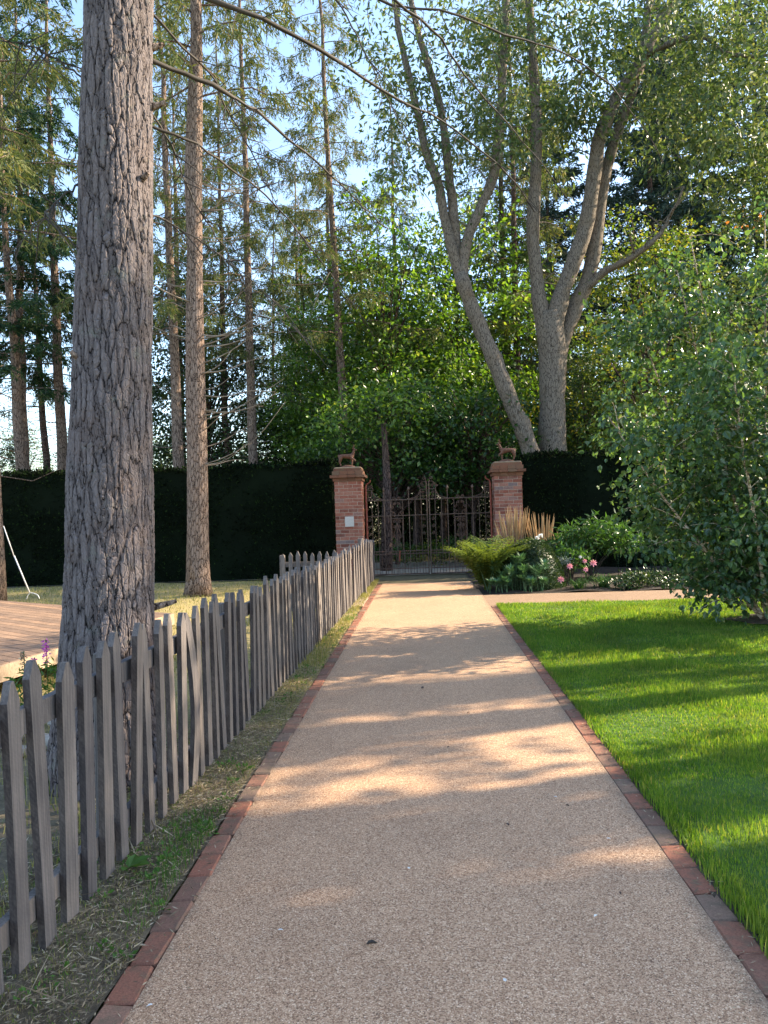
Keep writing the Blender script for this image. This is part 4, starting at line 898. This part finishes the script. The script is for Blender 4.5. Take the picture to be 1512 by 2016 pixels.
b_ = Bag(); b_.add(*clump_leaves(cents, 14, .15, .080, .063, 3, .9, .75, .5, leaf_broad, .45)); part('foliage', b_.mesh('birch_foliage', M['birch']), bx, kind='stuff')
lm = []
for k in range(6):
    V, Q = leaf_broad(np.zeros((1, 3)), np.array([[0, 1., 0]]), np.array([[.1 * k - .25, 0, 1.]]), .082, .066, .08 + .03 * k); lm.append(mesh_np('birch_leaf', V, [Q], M['birch']))
front = cents[np.argsort(cents[:, 1] - .35 * np.abs(cents[:, 0]) + r_.random(len(cents)) * 1.2)][:300]
for k, c in enumerate(front):
    part('leaf', lm[k % 6], bx, tuple(c + np.array([0, -.12, 0]) + r_.normal(size=3) * .09), (r_.uniform(-1.5, -.2), r_.uniform(-.7, .7), r_.uniform(0, 6.28)))
b_ = Bag(); a = np.linspace(0, 2 * math.pi, 40, endpoint=False)
mulch = [(0, 0, .05)] + [((.62 + .07 * math.sin(5 * t_)) * math.cos(t_), (.5 + .05 * math.cos(4 * t_)) * math.sin(t_), .016) for t_ in a]
b_.add(mulch, None, [(0, k + 1, (k + 1) % 40 + 1) for k in range(40)]); ms = structure('bark_mulch', b_.mesh('bark_mulch', M['soil'])); ms.location = (4.6, 10.45, .015)

# ------------------------------------------------------------------ lawn grass
def blades(n, x0f, x1f, y0, y1, h, w, seed, bent):
    r = np.random.default_rng(seed); y = r.uniform(y0, y1, n); x = x0f + (x1f(y) - x0f) * r.random(n)
    hh = h * r.uniform(.5, 1.25, n); a = r.uniform(0, 2 * math.pi, n); ln = r.normal(0, .35, n)
    s = np.stack([np.cos(a), np.sin(a), 0 * a], 1) * (w * r.uniform(.7, 1.3, n) / 2)[:, None]
    la = r.uniform(0, 2 * math.pi, n); lean = np.stack([np.cos(la), np.sin(la), 0 * la], 1) * (hh * np.abs(ln))[:, None]
    hh = hh * (1 + .45 * np.sin(x * 3.1 + 2 * np.sin(y * 1.7)) * np.sin(y * 2.3 + x))
    B = np.stack([x, y, np.full(n, .010)], 1); up = np.array([0, 0, 1.]) * hh[:, None]
    if bent:
        m_ = B + up * .55 + lean * .3; tpt = B + up + lean
        V = np.stack([B - s, B + s, m_ + s * .7, m_ - s * .7, tpt], 1); k = np.arange(n)[:, None] * 5
        return V.reshape(-1, 3), k + np.array([[0, 1, 2, 3]]), k + np.array([[3, 2, 4]])
    V = np.stack([B - s, B + s, B + up + lean], 1); k = np.arange(n)[:, None] * 3
    return V.reshape(-1, 3), None, k + np.array([[0, 1, 2]])
g = Bag(); xr = lambda y: np.minimum(.47 * y + 1.6, 9)
g.add(*blades(95000, 1.165, xr, 1.2, 4.5, .026, .0032, 1, True))
g.add(*blades(90000, 1.165, xr, 4.5, 7.5, .030, .005, 2, True))
g.add(*blades(130000, 1.165, xr, 7.5, 13.0, .038, .009, 3, False))
g.add(*blades(9000, 1.135, lambda y: 1.25 + 0 * y, 1.2, 13.0, .042, .0042, 4, True))
go = link(bpy.data.objects.new('grass', g.mesh('grass', M['grass']))); tag(go, 'short bright green mown grass covering the lawn', 'grass', kind='stuff')
# dry grass on the fence side
r_ = np.random.default_rng(9); g = Bag()
V, Q, T = blades(26000, -13.0, lambda y: -1.6 + 0 * y, 8.0, 19.0, .06, .010, 6, False); g.add(V, Q, T)
V, Q, T = blades(5000, -1.40, lambda y: -1.13 + 0 * y, 8.0, 18.5, .05, .006, 7, True); g.add(V, Q, T)
V, Q, T = blades(9000, -6.0, lambda y: -1.6 + 0 * y, 1.5, 9.0, .07, .006, 8, True); g.add(V, Q, T)
V, Q, T = blades(16000, -1.95, lambda y: -1.13 + 0 * y, 1.2, 8.0, .016, .0030, 31, True); g.add(V, Q, T)
dg_ = link(bpy.data.objects.new('dry_grass', g.mesh('dry_grass', M['drygrass']))); tag(dg_, 'dry yellowish grass on the ground behind the picket fence', 'grass', kind='stuff')
# straw and clippings on the verge
def scatter_flat(n, x0, x1, y0, y1, L, W, seed, z=.004):
    r = np.random.default_rng(seed); C = np.stack([r.uniform(x0, x1, n), r.uniform(y0, y1, n), z + r.random(n) * .016], 1)
    a = r.uniform(0, 6.28, n); D = np.stack([np.cos(a), np.sin(a), r.normal(0, .14, n)], 1); N = r.normal(size=(n, 3)) * .5 + (0, 0, 1)
    s = r.uniform(.4, 1.5, n) ** 1.3
    return leaf_quads(C, D, N, L * s, W * r.uniform(.5, 1.4, n))
g = Bag(); g.add(*scatter_flat(26000, -1.9, -1.13, 1.2, 8.0, .042, .0046, 1)); g.add(*scatter_flat(5000, -1.6, -1.13, 8, 18.5, .06, .007, 2)); g.add(*scatter_flat(3500, -4.0, -1.6, 1.5, 8.0, .07, .006, 3)); g.add(*scatter_flat(900, -1.15, -1.01, 1.5, 16, .03, .005, 51, .006)); g.add(*scatter_flat(700, 1.06, 1.17, 1.5, 12.5, .028, .005, 52, .006)); g.add(*scatter_flat(130, -1.5, -1.14, 1.8, 7.0, .20, .006, 4, .012))
g.add(*scatter_flat(9000, -1.95, -1.13, 1.2, 8.0, .018, .009, 41, .003))
so = link(bpy.data.objects.new('straw', g.mesh('straw', M['straw']))); tag(so, 'dry straw and grass clippings strewn over the verge soil', 'straw', kind='stuff')
# small weeds on the verge
r_ = np.random.default_rng(12); cs = []
for k in range(90):
    yy = r_.uniform(1.6, 13) if k % 3 else r_.uniform(1.6, 4.2); cs.append((-1.13 - abs(r_.normal(0, .13)) if r_.random() < .7 else r_.uniform(-1.75, -1.2), yy, .012))
g = Bag(); g.add(*clump_leaves(np.array(cs), 24, .026, .024, .012, 5, .35, -.5, .8)); V, Q, T = blades(5200, -1.36, lambda y: -1.13 + 0 * y, 1.6, 13, .05, .0035, 21, True)
keep = np.array([noise.noise(Vector((V[i * 5][0] * 3, V[i * 5][1] * 1.4, 7))) for i in range(5200)]) > .30
Vk = V.reshape(-1, 5, 3)[keep]; kk = np.arange(len(Vk))[:, None] * 5
g.add(Vk.reshape(-1, 3), kk + np.array([[0, 1, 2, 3]]), kk + np.array([[3, 2, 4]]))
V, Q, T = blades(7000, -1.95, lambda y: -1.13 + 0 * y, 1.2, 8.0, .020, .0026, 33, True); g.add(V, Q, T)
wo = link(bpy.data.objects.new('weeds', g.mesh('weeds', M['weed']))); tag(wo, 'small green weeds and grass tufts along the brick edging', 'weeds', kind='stuff')
dk = thing('dock_weed', 'broad dark green weed leaf poking out under the fence pickets', 'weed', (-1.40, 3.45, 0))
for k, (a, ln) in enumerate(((-.4, .13), (.5, .11), (1.6, .09), (-1.5, .10))):
    V, Q = leaf_broad(np.array([[0, 0, .02]]), np.array([[math.cos(a), math.sin(a), .45]]), np.array([[0, 0, 1.]]), ln, ln * .62); part('leaf', mesh_np('leaf', V, [Q], M['weed']), dk)

r_ = np.random.default_rng(77); g = Bag(); n_ = 900
ex = np.where(r_.random(n_) < .7, np.where(r_.random(n_) < .6, -1.0 + np.abs(r_.normal(0, .10, n_)), 1.03 - np.abs(r_.normal(0, .08, n_))), r_.uniform(-1, 1.03, n_))
C = np.stack([ex, 1.8 + 14 * r_.random(n_) ** 1.5, np.full(n_, .004)], 1); a = r_.uniform(0, 6.28, n_); D = np.stack([np.cos(a), np.sin(a), r_.uniform(0, .2, n_)], 1)
g.add(*leaf_quads(C, D, r_.normal(size=(n_, 3)) * .3 + (0, 0, 1), r_.uniform(.006, .03, n_), r_.uniform(.002, .006, n_)))
dbo = link(bpy.data.objects.new('path_debris', g.mesh('path_debris', M['straw']))); tag(dbo, 'tiny needles, grit and leaf scraps scattered over the gravel path', 'debris', kind='stuff')
# fallen leaves and petals on the path
for k, (x, y, s, kind) in enumerate([(-.27, 2.84, .045, 'orange'), (-.08, 6.95, .05, 'straw'), (.37, 3.9, .03, 'straw'), (.72, 4.15, .025, 'straw'), (.30, 6.1, .03, 'straw'), (.55, 8.2, .035, 'straw'), (-.5, 9.0, .03, 'straw'), (.1, 5.2, .022, 'straw'), (.75, 3.2, .02, 'straw')]):
    V, Q = leaf_broad(np.array([[0, 0, .008]]), np.array([[math.cos(k), math.sin(k), .25]]), np.array([[.2, .1, 1.]]), s, s * .6, .25)
    o = link(bpy.data.objects.new('fallen_leaf', mesh_np('fallen_leaf', V, [Q], M['bark_dark' if k else 'twig']))); o.location = (x, y, 0); tag(o, 'small curled brown leaf lying on the gravel path', 'leaf', 'fallen leaves on the path')
for k, (x, y) in enumerate([(-.62, 2.95), (-.12, 3.45), (.62, 3.05), (.82, 3.75), (.22, 2.62), (-.95, 2.5), (.66, 4.3)]):
    V, Q = leaf_broad(np.array([[0, 0, .004]]), np.array([[math.cos(k * 2), math.sin(k * 2), .1]]), np.array([[0, .1, 1.]]), .022, .014)
    o = link(bpy.data.objects.new('fallen_petal', mesh_np('fallen_petal', V, [Q], M['white']))); o.location = (x, y, 0); tag(o, 'tiny white petal lying on the gravel path', 'petal', 'white petals on the path')

# ------------------------------------------------------------------ deck
deck = thing('timber_deck', 'raised timber deck of diagonal boards behind the big larch trunk', 'deck', (-5.5, 9.5, 0))
poly = [(-3.95, 6.0), (-3.44, 10.2), (-7.2, 12.6), (-11.5, 15.2), (-13.5, 9.0)]
dz = .35; u = np.array([-.80, .60]); v2 = np.array([.60, .80]); D0 = np.array([-5.5, 9.5])
def clip_strip(poly, s0, s1):
    def cut(pl, sgn, s):
        out = []
        for i_ in range(len(pl)):
            a_, b2 = np.array(pl[i_]), np.array(pl[(i_ + 1) % len(pl)]); da = sgn * (a_ @ v2 - s); db = sgn * (b2 @ v2 - s)
            if da >= 0: out.append(tuple(a_))
            if da * db < 0: out.append(tuple(a_ + (b2 - a_) * da / (da - db)))
        return out
    p = cut(poly, 1, s0)
    return cut(p, -1, s1) if p else p
ss = [np.array(p) @ v2 for p in poly]; s = min(ss)
while s < max(ss):
    p = clip_strip(poly, s, s + .122)
    if len(p) >= 3:
        n_ = len(p); V = [(x - D0[0], y - D0[1], dz) for x, y in p] + [(x - D0[0], y - D0[1], dz - .028) for x, y in p]
        bm = bmesh.new(); vs = [bm.verts.new(q) for q in V]
        bm.faces.new(vs[:n_]); bm.faces.new(vs[n_:][::-1])
        for k in range(n_): bm.faces.new((vs[k], vs[n_ + k], vs[n_ + (k + 1) % n_], vs[(k + 1) % n_]))
        bmesh.ops.recalc_face_normals(bm, faces=bm.faces)
        me = bpy.data.meshes.new('board'); bm.to_mesh(me); bm.free(); me.materials.append(M['deck']); part('board', me, deck)
    s += .132
def beam(p, q, z0, z1, t, name, mat):
    p, q = np.array(p), np.array(q); d = (q - p) / np.linalg.norm(q - p); n2 = np.array([d[1], -d[0]]) * t
    V = [(*(p - D0), z0), (*(q - D0), z0), (*(q + n2 - D0), z0), (*(p + n2 - D0), z0), (*(p - D0), z1), (*(q - D0), z1), (*(q + n2 - D0), z1), (*(p + n2 - D0), z1)]
    part(name, mesh_np(name, V, [[(0, 3, 2, 1), (4, 5, 6, 7), (0, 1, 5, 4), (1, 2, 6, 5), (2, 3, 7, 6), (3, 0, 4, 7)]], M[mat]), deck)
beam((-3.95, 6.0), (-3.44, 10.2), dz - .15, dz - .004, .03, 'fascia', 'decktrim'); beam((-13.5, 9.0), (-3.95, 6.0), dz - .15, dz - .004, .03, 'fascia', 'decktrim')
leg_me = bev_box('deck_leg', .09, .09, .3, M['decktrim'], .005, 0, 1)
for x, y in ((-4.15, 6.3), (-3.95, 8.2), (-3.65, 10.0), (-6.5, 7.2)): part('leg', leg_me, deck, (x - D0[0], y - D0[1], .14))
# leaning metal pole with wire foot
po = thing('metal_pole', 'thin pale metal pole leaning beside the deck with a bent wire foot', 'pole', (-6.72, 12.7, dz))
b_ = Bag(); b_.tube([(-.42, 0, 1.25), (-.25, 0, .72)], .008, 8); part('upper_tube', b_.mesh('upper_tube', M['metal'], True), po)
b_ = Bag(); b_.tube([(-.25, 0, .74), (0, 0, .10)], .011, 8); part('lower_tube', b_.mesh('lower_tube', M['metal'], True), po)
b_ = Bag(); b_.tube(curve_pts([(.0, 0, .11), (.08, 0, .09), (.15, -.02, .06), (.18, -.03, .0)], 8), .007, 6); b_.tube(curve_pts([(.0, 0, .10), (-.04, 0, .05), (-.06, 0, .0)], 6), .006, 6); part('wire_foot', b_.mesh('wire_foot', M['metal'], True), po)
# stones behind the fence
r_ = np.random.default_rng(6)
for k in range(26):
    bm = bmesh.new(); bmesh.ops.create_icosphere(bm, subdivisions=2, radius=1); s_ = r_.uniform(.03, .085)
    for v_ in bm.verts: v_.co = v_.co * s_ * (1 + .35 * noise.noise(v_.co * 1.6 + Vector((k, 0, 0)))); v_.co.z *= .65
    me = bpy.data.meshes.new('stone'); bm.to_mesh(me); bm.free(); me.materials.append(M['rock'])
    o = link(bpy.data.objects.new('stone', me)); o.location = (r_.uniform(-3.6, -2.5), r_.uniform(4.6, 6.2), .02); tag(o, 'pale rounded stone on the ground behind the fence pickets', 'stone', 'pale stones behind the fence')
# purple loosestrife
for k, (x, y, h) in enumerate([(-3.06, 6.0, .68), (-3.16, 6.0, .54), (-2.93, 6.05, .66), (-3.22, 5.95, .60)]):
    t = thing('loosestrife', ['tall magenta loosestrife spike in front of the deck', 'shorter magenta loosestrife flower head low beside the fence', 'small magenta loosestrife spike touching the big trunk', 'faded loosestrife seed spike by the deck edge'][k], 'flower', (x, y, 0))
    b_ = Bag(); b_.tube(curve_pts([(0, 0, 0), (.01, 0, h * .5), (0, .01, h)], 6), .004, 5); part('stem', b_.mesh('stem', M['weed']), t)
    r2 = np.random.default_rng(k); n_ = 90
    zc = r2.uniform(h * .72, h, n_); C = np.stack([r2.normal(0, .012, n_), r2.normal(0, .012, n_), zc], 1); D = r2.normal(size=(n_, 3)); D[:, 2] *= .4
    b_ = Bag(); b_.add(*leaf_quads(C, D, r2.normal(size=(n_, 3)), .022, .014)); part('flower_spike', b_.mesh('flower_spike', M['magenta' if k != 3 else 'straw']), t)
    n_ = 130; zc = r2.uniform(.05, h * .75, n_); C = np.stack([r2.normal(0, .06, n_), r2.normal(0, .06, n_), zc], 1); D = r2.normal(size=(n_, 3))
    b_ = Bag(); b_.add(*leaf_quads(C, D, r2.normal(size=(n_, 3)) + (0, 0, 1), .06, .016)); part('foliage', b_.mesh('foliage', M['weed']), t, kind='stuff')

# ------------------------------------------------------------------ flower bed planting
def frond(n=26, L=.95, seed=0):
    r = np.random.default_rng(seed); t_ = np.linspace(0, 1, n); arc = np.stack([0 * t_, L * (.18 * t_ + .42 * t_ ** 2), L * (1.0 * t_ - .38 * t_ ** 2.4)], 1)
    b_ = Bag(); b_.tube(arc, np.linspace(.004, .001, n), 4)
    C = []; D = []; LL = []
    for i_ in range(3, n):
        ln = .17 * math.sin(math.pi * (t_[i_] * .92 + .06)) ** .8
        for s_ in (-1, 1):
            for q in range(5):
                f = q / 5; p = arc[i_] + np.array([s_ * ln * f, .02 * f, -.03 * f]); C.append(p); D.append([s_ * .55, .8 if q % 2 else -.3, -.1]); LL.append(ln * .42)
    b_.add(*leaf_quads(np.array(C), np.array(D) + r.normal(size=(len(D), 3)) * .12, np.array([[0, -.5, 1.]] * len(C)), np.array(LL), np.array(LL) * .42))
    return b_.mesh('frond', M['fern'])
fm = [frond(seed=k) for k in range(3)]
def fern(label, loc, n, s0):
    t = thing('fern', label, 'fern', loc); r = random.Random(int(loc[0] * 10))
    for k in range(n): part('frond', fm[k % 3], t, (r.uniform(-.08, .08), r.uniform(-.08, .08), 0), (r.uniform(-.1, .35), r.uniform(-.2, .2), k * 2.4 + r.uniform(-.3, .3)), (s0 * r.uniform(.7, 1.15),) * 3)
fern('large pale green fern spilling over the path corner beside the iron gate', (1.22, 15.5, 0), 30, 1.5)
fern('smaller fern behind the clipped box dome', (1.75, 17.2, 0), 16, 1.0)
# clipped box dome
bx2 = thing('box_shrub', 'rounded dark clipped box dome in the flower bed', 'shrub', (2.12, 15.7, 0))
r_ = np.random.default_rng(2); n_ = 9000; d = nrm(r_.normal(size=(n_, 3))); d[:, 2] = np.abs(d[:, 2]); C = d * np.array([.66, .6, .98]) * (1 + .05 * np.array([noise.noise(Vector(x * 3)) for x in d]))[:, None]
bm = bmesh.new(); bmesh.ops.create_uvsphere(bm, u_segments=24, v_segments=14, radius=.93)
for v_ in bm.verts: v_.co = Vector((v_.co.x * .66, v_.co.y * .6, max(v_.co.z, 0) * .98))
me = bpy.data.meshes.new('core'); bm.to_mesh(me); bm.free(); me.materials.append(M['box']); part('core', me, bx2)
b_ = Bag(); b_.add(*leaf_quads(C * .97, d + r_.normal(size=d.shape) * .8, r_.normal(size=d.shape), .045, .024)); part('foliage', b_.mesh('foliage', M['box']), bx2, kind='stuff')
# spurge
def shoot(name, mat, h, nl, L, W, seed, spread=.10, top=.5, stem='weed'):
    r = np.random.default_rng(seed); b_ = Bag()
    z = h * (top + (1 - top) * np.sqrt(r.random(nl))); a = r.uniform(0, 6.28, nl); el = np.interp(z / h, [top, 1], [-.25, 1.0])
    D = np.stack([np.cos(a), np.sin(a), el], 1); C = np.stack([.006 * np.cos(a), .006 * np.sin(a), z], 1)
    b_.add(*leaf_quads(C, D, np.array([[0, 0, 1.]] * nl), L * r.uniform(.7, 1.2, nl), W)); b_.tube([(0, 0, 0), (0, 0, h * .5), (0, 0, h)], [.008, .007, .004], 5)
    return b_.mesh(name, M[mat])
eu = [shoot('shoot', 'euph', h, 54, .125, .024, k, top=.74) for k, h in enumerate((.22, .38, .56))]
et = thing('spurge_plant', 'blue green spurge with leafy rosettes in front of the box dome', 'plant', (1.72, 15.02, 0)); r = random.Random(3)
for k in range(44):
    x = r.uniform(-.55, .62); yv = r.uniform(-.22, .32); part('shoot', eu[2 if yv > .12 else (1 if yv > -.05 else 0)], et, (x, yv, 0), (r.uniform(-.15, .2), x * .45 + r.uniform(-.12, .12), r.uniform(0, 6)), (r.uniform(.8, 1.2),) * 3)
sk = [shoot('shoot', 'spike', h, 240, .11, .010, 20 + k, top=.25) for k, h in enumerate((.75, .95))]
st = thing('spurge_plant', 'dark needle leaved spurge with upright bottlebrush shoots by the hedge', 'plant', (4.85, 17.3, 0))
for k in range(15): part('shoot', sk[k % 2], st, (r.uniform(-.6, .6), r.uniform(-.4, .4), 0), (r.uniform(-.15, .15), r.uniform(-.2, .2), k), (r.uniform(.8, 1.15),) * 3)
# feather reed grasses
def reed(label, loc, n, h, sp, seed):
    t = thing('reed_grass', label, 'grass', loc); rg = np.random.default_rng(seed); b_ = Bag(); bs = Bag()
    for k in range(n):
        a = rg.uniform(0, 6.28); q = sp * math.sqrt(rg.random()); hh = h * rg.uniform(.75, 1.05); base = np.array([q * .35 * math.cos(a), q * .35 * math.sin(a), 0])
        tip = np.array([q * 1.25 * math.cos(a), q * 1.25 * math.sin(a), hh]); mid = (base + tip) / 2 + (0, 0, .05)
        c = curve_pts([base, mid, tip], 8); bs.tube(c[:6], .0035, 3); b_.tube(c[4:], [.006, .013, .012, .003], 5)
    for k in range(160):
        a = rg.uniform(0, 6.28); ln = rg.uniform(.4, .8); bs.add(*leaf_quads(np.array([[.1 * math.cos(a), .1 * math.sin(a), 0]]), np.array([[math.cos(a) * .5, math.sin(a) * .5, 1.]]), rg.normal(size=(1, 3)), ln, .012))
    part('plumes', b_.mesh('plumes', M['plume']), t, kind='stuff'); part('stalks', bs.mesh('stalks', M['straw']), t, kind='stuff')
reed('tall straw coloured feather grass in front of the brick pier', (2.08, 18.3, 0), 60, 1.62, .36, 1)
reed('straw coloured feather grass against the dark hedge beside the pier', (2.72, 18.3, 0), 46, 1.48, .30, 2)
reed('sparse arching grass stems between the feather grass and peony shrub', (3.15, 17.6, 0), 12, 1.12, .55, 3)
# peony shrub with divided leaves
def leafy(name, label, loc, ells, n, per, crad, L, W, mat, seed, stems_=8, h=.8, cat='shrub', fn=leaf_quads, upb=1.1, droop=.1):
    t = thing(name, label, cat, loc); c = crown_centres(ells, n, .3, seed, .25); c[:, 2] = np.maximum(c[:, 2], .05)
    b_ = Bag(); b_.add(*clump_leaves(c, per, crad, L, W, seed, .5, droop, upb, fn)); part('foliage', b_.mesh('foliage', M[mat]), t, kind='stuff')
    rg = random.Random(seed); s_ = Bag()
    for k in range(stems_):
        e = c[rg.randrange(len(c))]; s_.tube(curve_pts([(rg.uniform(-.06, .06), rg.uniform(-.06, .06), 0), (e[0] * .4, e[1] * .4, e[2] * .6), tuple(e)], 6), np.linspace(.012, .004, 6), 5)
    part('stems', s_.mesh('stems', M['twig']), t, kind='stuff'); return t
leafy('peony_shrub', 'leafy green tree peony standing against the dark hedge', (3.5, 16.7, 0), [(.1, 0, 1.0, .75, .5, .38), (-.45, -.1, .75, .4, .35, .2), (.55, 0, .9, .45, .4, .35)], 60, 34, .13, .16, .045, 'peony', 5, 14)
leafy('leafy_plant', 'low green leafy plant beside the box dome', (2.95, 16.0, 0), [(0, 0, .55, .35, .3, .25)], 26, 30, .10, .11, .04, 'peony', 6, 8, cat='plant')
leafy('silver_plant', 'small silvery leaved plant with pale flowers above the pink lilies', (2.82, 15.75, 0), [(0, 0, .55, .16, .12, .10)], 14, 24, .05, .035, .02, 'silver', 7, 6, cat='plant')
for k, (x, y, s_) in enumerate([(3.9, 15.1, 1), (4.7, 15.2, 1.1), (5.6, 15.2, 1.0), (6.5, 15.3, 1.2), (7.4, 15.4, 1.1)]):
    leafy('ground_cover', 'low dark leafy ground cover along the side path edge', (x, y, 0), [(0, 0, .14, .5 * s_, .35, .16)], 50, 26, .09, .05, .032, 'holly', 30 + k, 5, cat='plant')['group'] = 'ground cover along the side path'
leafy('leafy_shrub', 'dark leafy shrub under the birch against the hedge', (5.9, 17.6, 0), [(0, 0, .8, .9, .7, .75)], 90, 36, .15, .10, .055, 'peony', 41, 10)
leafy('leafy_shrub', 'dark leafy shrub at the far end of the flower bed', (7.6, 17.2, 0), [(0, 0, .8, .9, .8, .8)], 90, 36, .15, .10, .055, 'holly', 42, 10)
leafy('leafy_shrub', 'dense dark shrub between feather grass and box dome', (2.7, 17.2, 0), [(0, 0, .45, .5, .4, .4)], 40, 36, .12, .07, .04, 'holly', 43, 8)
# strap leaved lilies with pink flowers
def straps(label, loc, n, L, seed):
    t = thing('lily_clump', label, 'plant', loc); rg = np.random.default_rng(seed); b_ = Bag()
    for k in range(n):
        a = rg.uniform(0, 6.28); ln = L * rg.uniform(.6, 1.2); tt = np.linspace(0, 1, 6); h = np.stack([np.cos(a) * tt * ln * .6, np.sin(a) * tt * ln * .6, ln * (.95 * tt - .75 * tt ** 2.2)], 1) + np.array([rg.normal(0, .05), rg.normal(0, .05), 0])
        sd_ = np.array([-math.sin(a), math.cos(a), 0]) * .008
        V = np.stack([h - sd_ * (1 - tt[:, None] * .8), h + sd_ * (1 - tt[:, None] * .8)], 1).reshape(-1, 3); b_.add(V, [(2 * i_, 2 * i_ + 1, 2 * i_ + 3, 2 * i_ + 2) for i_ in range(5)])
    part('leaves', b_.mesh('leaves', M['strap']), t, kind='stuff')
straps('strappy lily leaves below the pink flowers', (2.95, 15.2, 0), 80, .52, 1); straps('fountain of strappy green leaves beside the pink flowers', (3.45, 15.3, 0), 110, .70, 2)
fl = [(2.77, 15.1, .45), (3.07, 15.1, .38), (3.22, 15.1, .50), (2.59, 15.1, .20), (3.07, 15.15, .54), (3.0, 15.2, .62)]
flab = ['pink lily flower beside the silvery plant', 'pink lily flower on a short stem amid the strappy leaves', 'largest pink lily flower, above the fountain of leaves', 'lowest pink lily flower, near the side path edge', 'pale pink lily flower above the others', 'small white pink bud at the top of the lily group']
for k, (x, y, h) in enumerate(fl):
    t = thing('pink_flower', flab[k], 'flower', (x, y, 0)); b_ = Bag(); b_.tube(curve_pts([(0, 0, 0), (.01, 0, h * .5), (0, -.01, h)], 5), .005, 5); part('stem', b_.mesh('stem', M['strap']), t)
    sz = (.075, .065, .085, .08, .055, .04)[k]
    for q in range(8):
        a = q * math.pi / 4; V, Q = leaf_broad(np.array([[0, -.01, h]]), np.array([[math.cos(a), -.5, math.sin(a) * .9 + .25]]), np.array([[0, -1., .3]]), sz, sz * .5, .15); part('petal', mesh_np('petal', V, [Q], M['pink' if k < 5 else 'white']), t)
for k, (x, y, z) in enumerate([(2.42, 16.3, 1.02), (2.35, 16.35, .98)]):
    t = thing('white_flower', 'white flower head rising just above the box dome', 'flower', (x, y, 0), group='white flowers above the box dome'); b_ = Bag(); b_.tube([(0, 0, 0), (0, 0, z)], .005, 5); part('stem', b_.mesh('stem', M['strap']), t)
    b_ = Bag(); rg = np.random.default_rng(k); d = rg.normal(size=(26, 3)); b_.add(*leaf_quads(np.array([[0, 0, z]] * 26) + nrm(d) * .015, d, rg.normal(size=(26, 3)), .045, .03)); part('petals', b_.mesh('petals', M['white']), t, kind='stuff')
# shrubs beyond the gate
for k, (x, y, mat_) in enumerate([(-1.2, 23.2, 'peony'), (.2, 23.6, 'golden'), (1.3, 22.9, 'golden'), (1.0, 24.2, 'peony')]):
    leafy('woodland_shrub', ['low green plants beyond the gate by the dark trunk', 'brownish low shrub beyond the meeting gate stiles', 'sunlit pale shrub beyond the gate near the grass pier', 'green low shrub behind the sunlit pale one'][k], (x, y, 0), [(0, 0, .4, .8, .5, .38)], 40, 30, .12, .08, .045, mat_, 50 + k, 6)
for k, (x, y) in enumerate([(-1.15, 22.0), (-.3, 25.5), (.6, 27.0)]):
    t = thing('bare_trunk', ['brown tree trunk standing just inside the gate by the plaque pier', 'dark trunk seen through the middle of the gate', 'slim dark trunk deeper in the wood beyond the gate'][k], 'tree', (x, y, 0)); b_ = Bag(); b_.tube(curve_pts([(0, 0, -.1), (.05, 0, 1.2), (.1, .1, 2.6), (.05, .2, 4.2)], 10), np.linspace(.2 - .03 * k, .08, 10), 10); part('trunk', b_.mesh('trunk', M['bark_dark'], True), t)
    c = crown_centres([(0, .2, 4.2, 1.5, 1.5, 1.1)], 30, .2, k); b_ = Bag(); b_.add(*clump_leaves(c, 50, .4, .14, .08, k)); part('crown', b_.mesh('crown', M['beech']), t, kind='stuff')
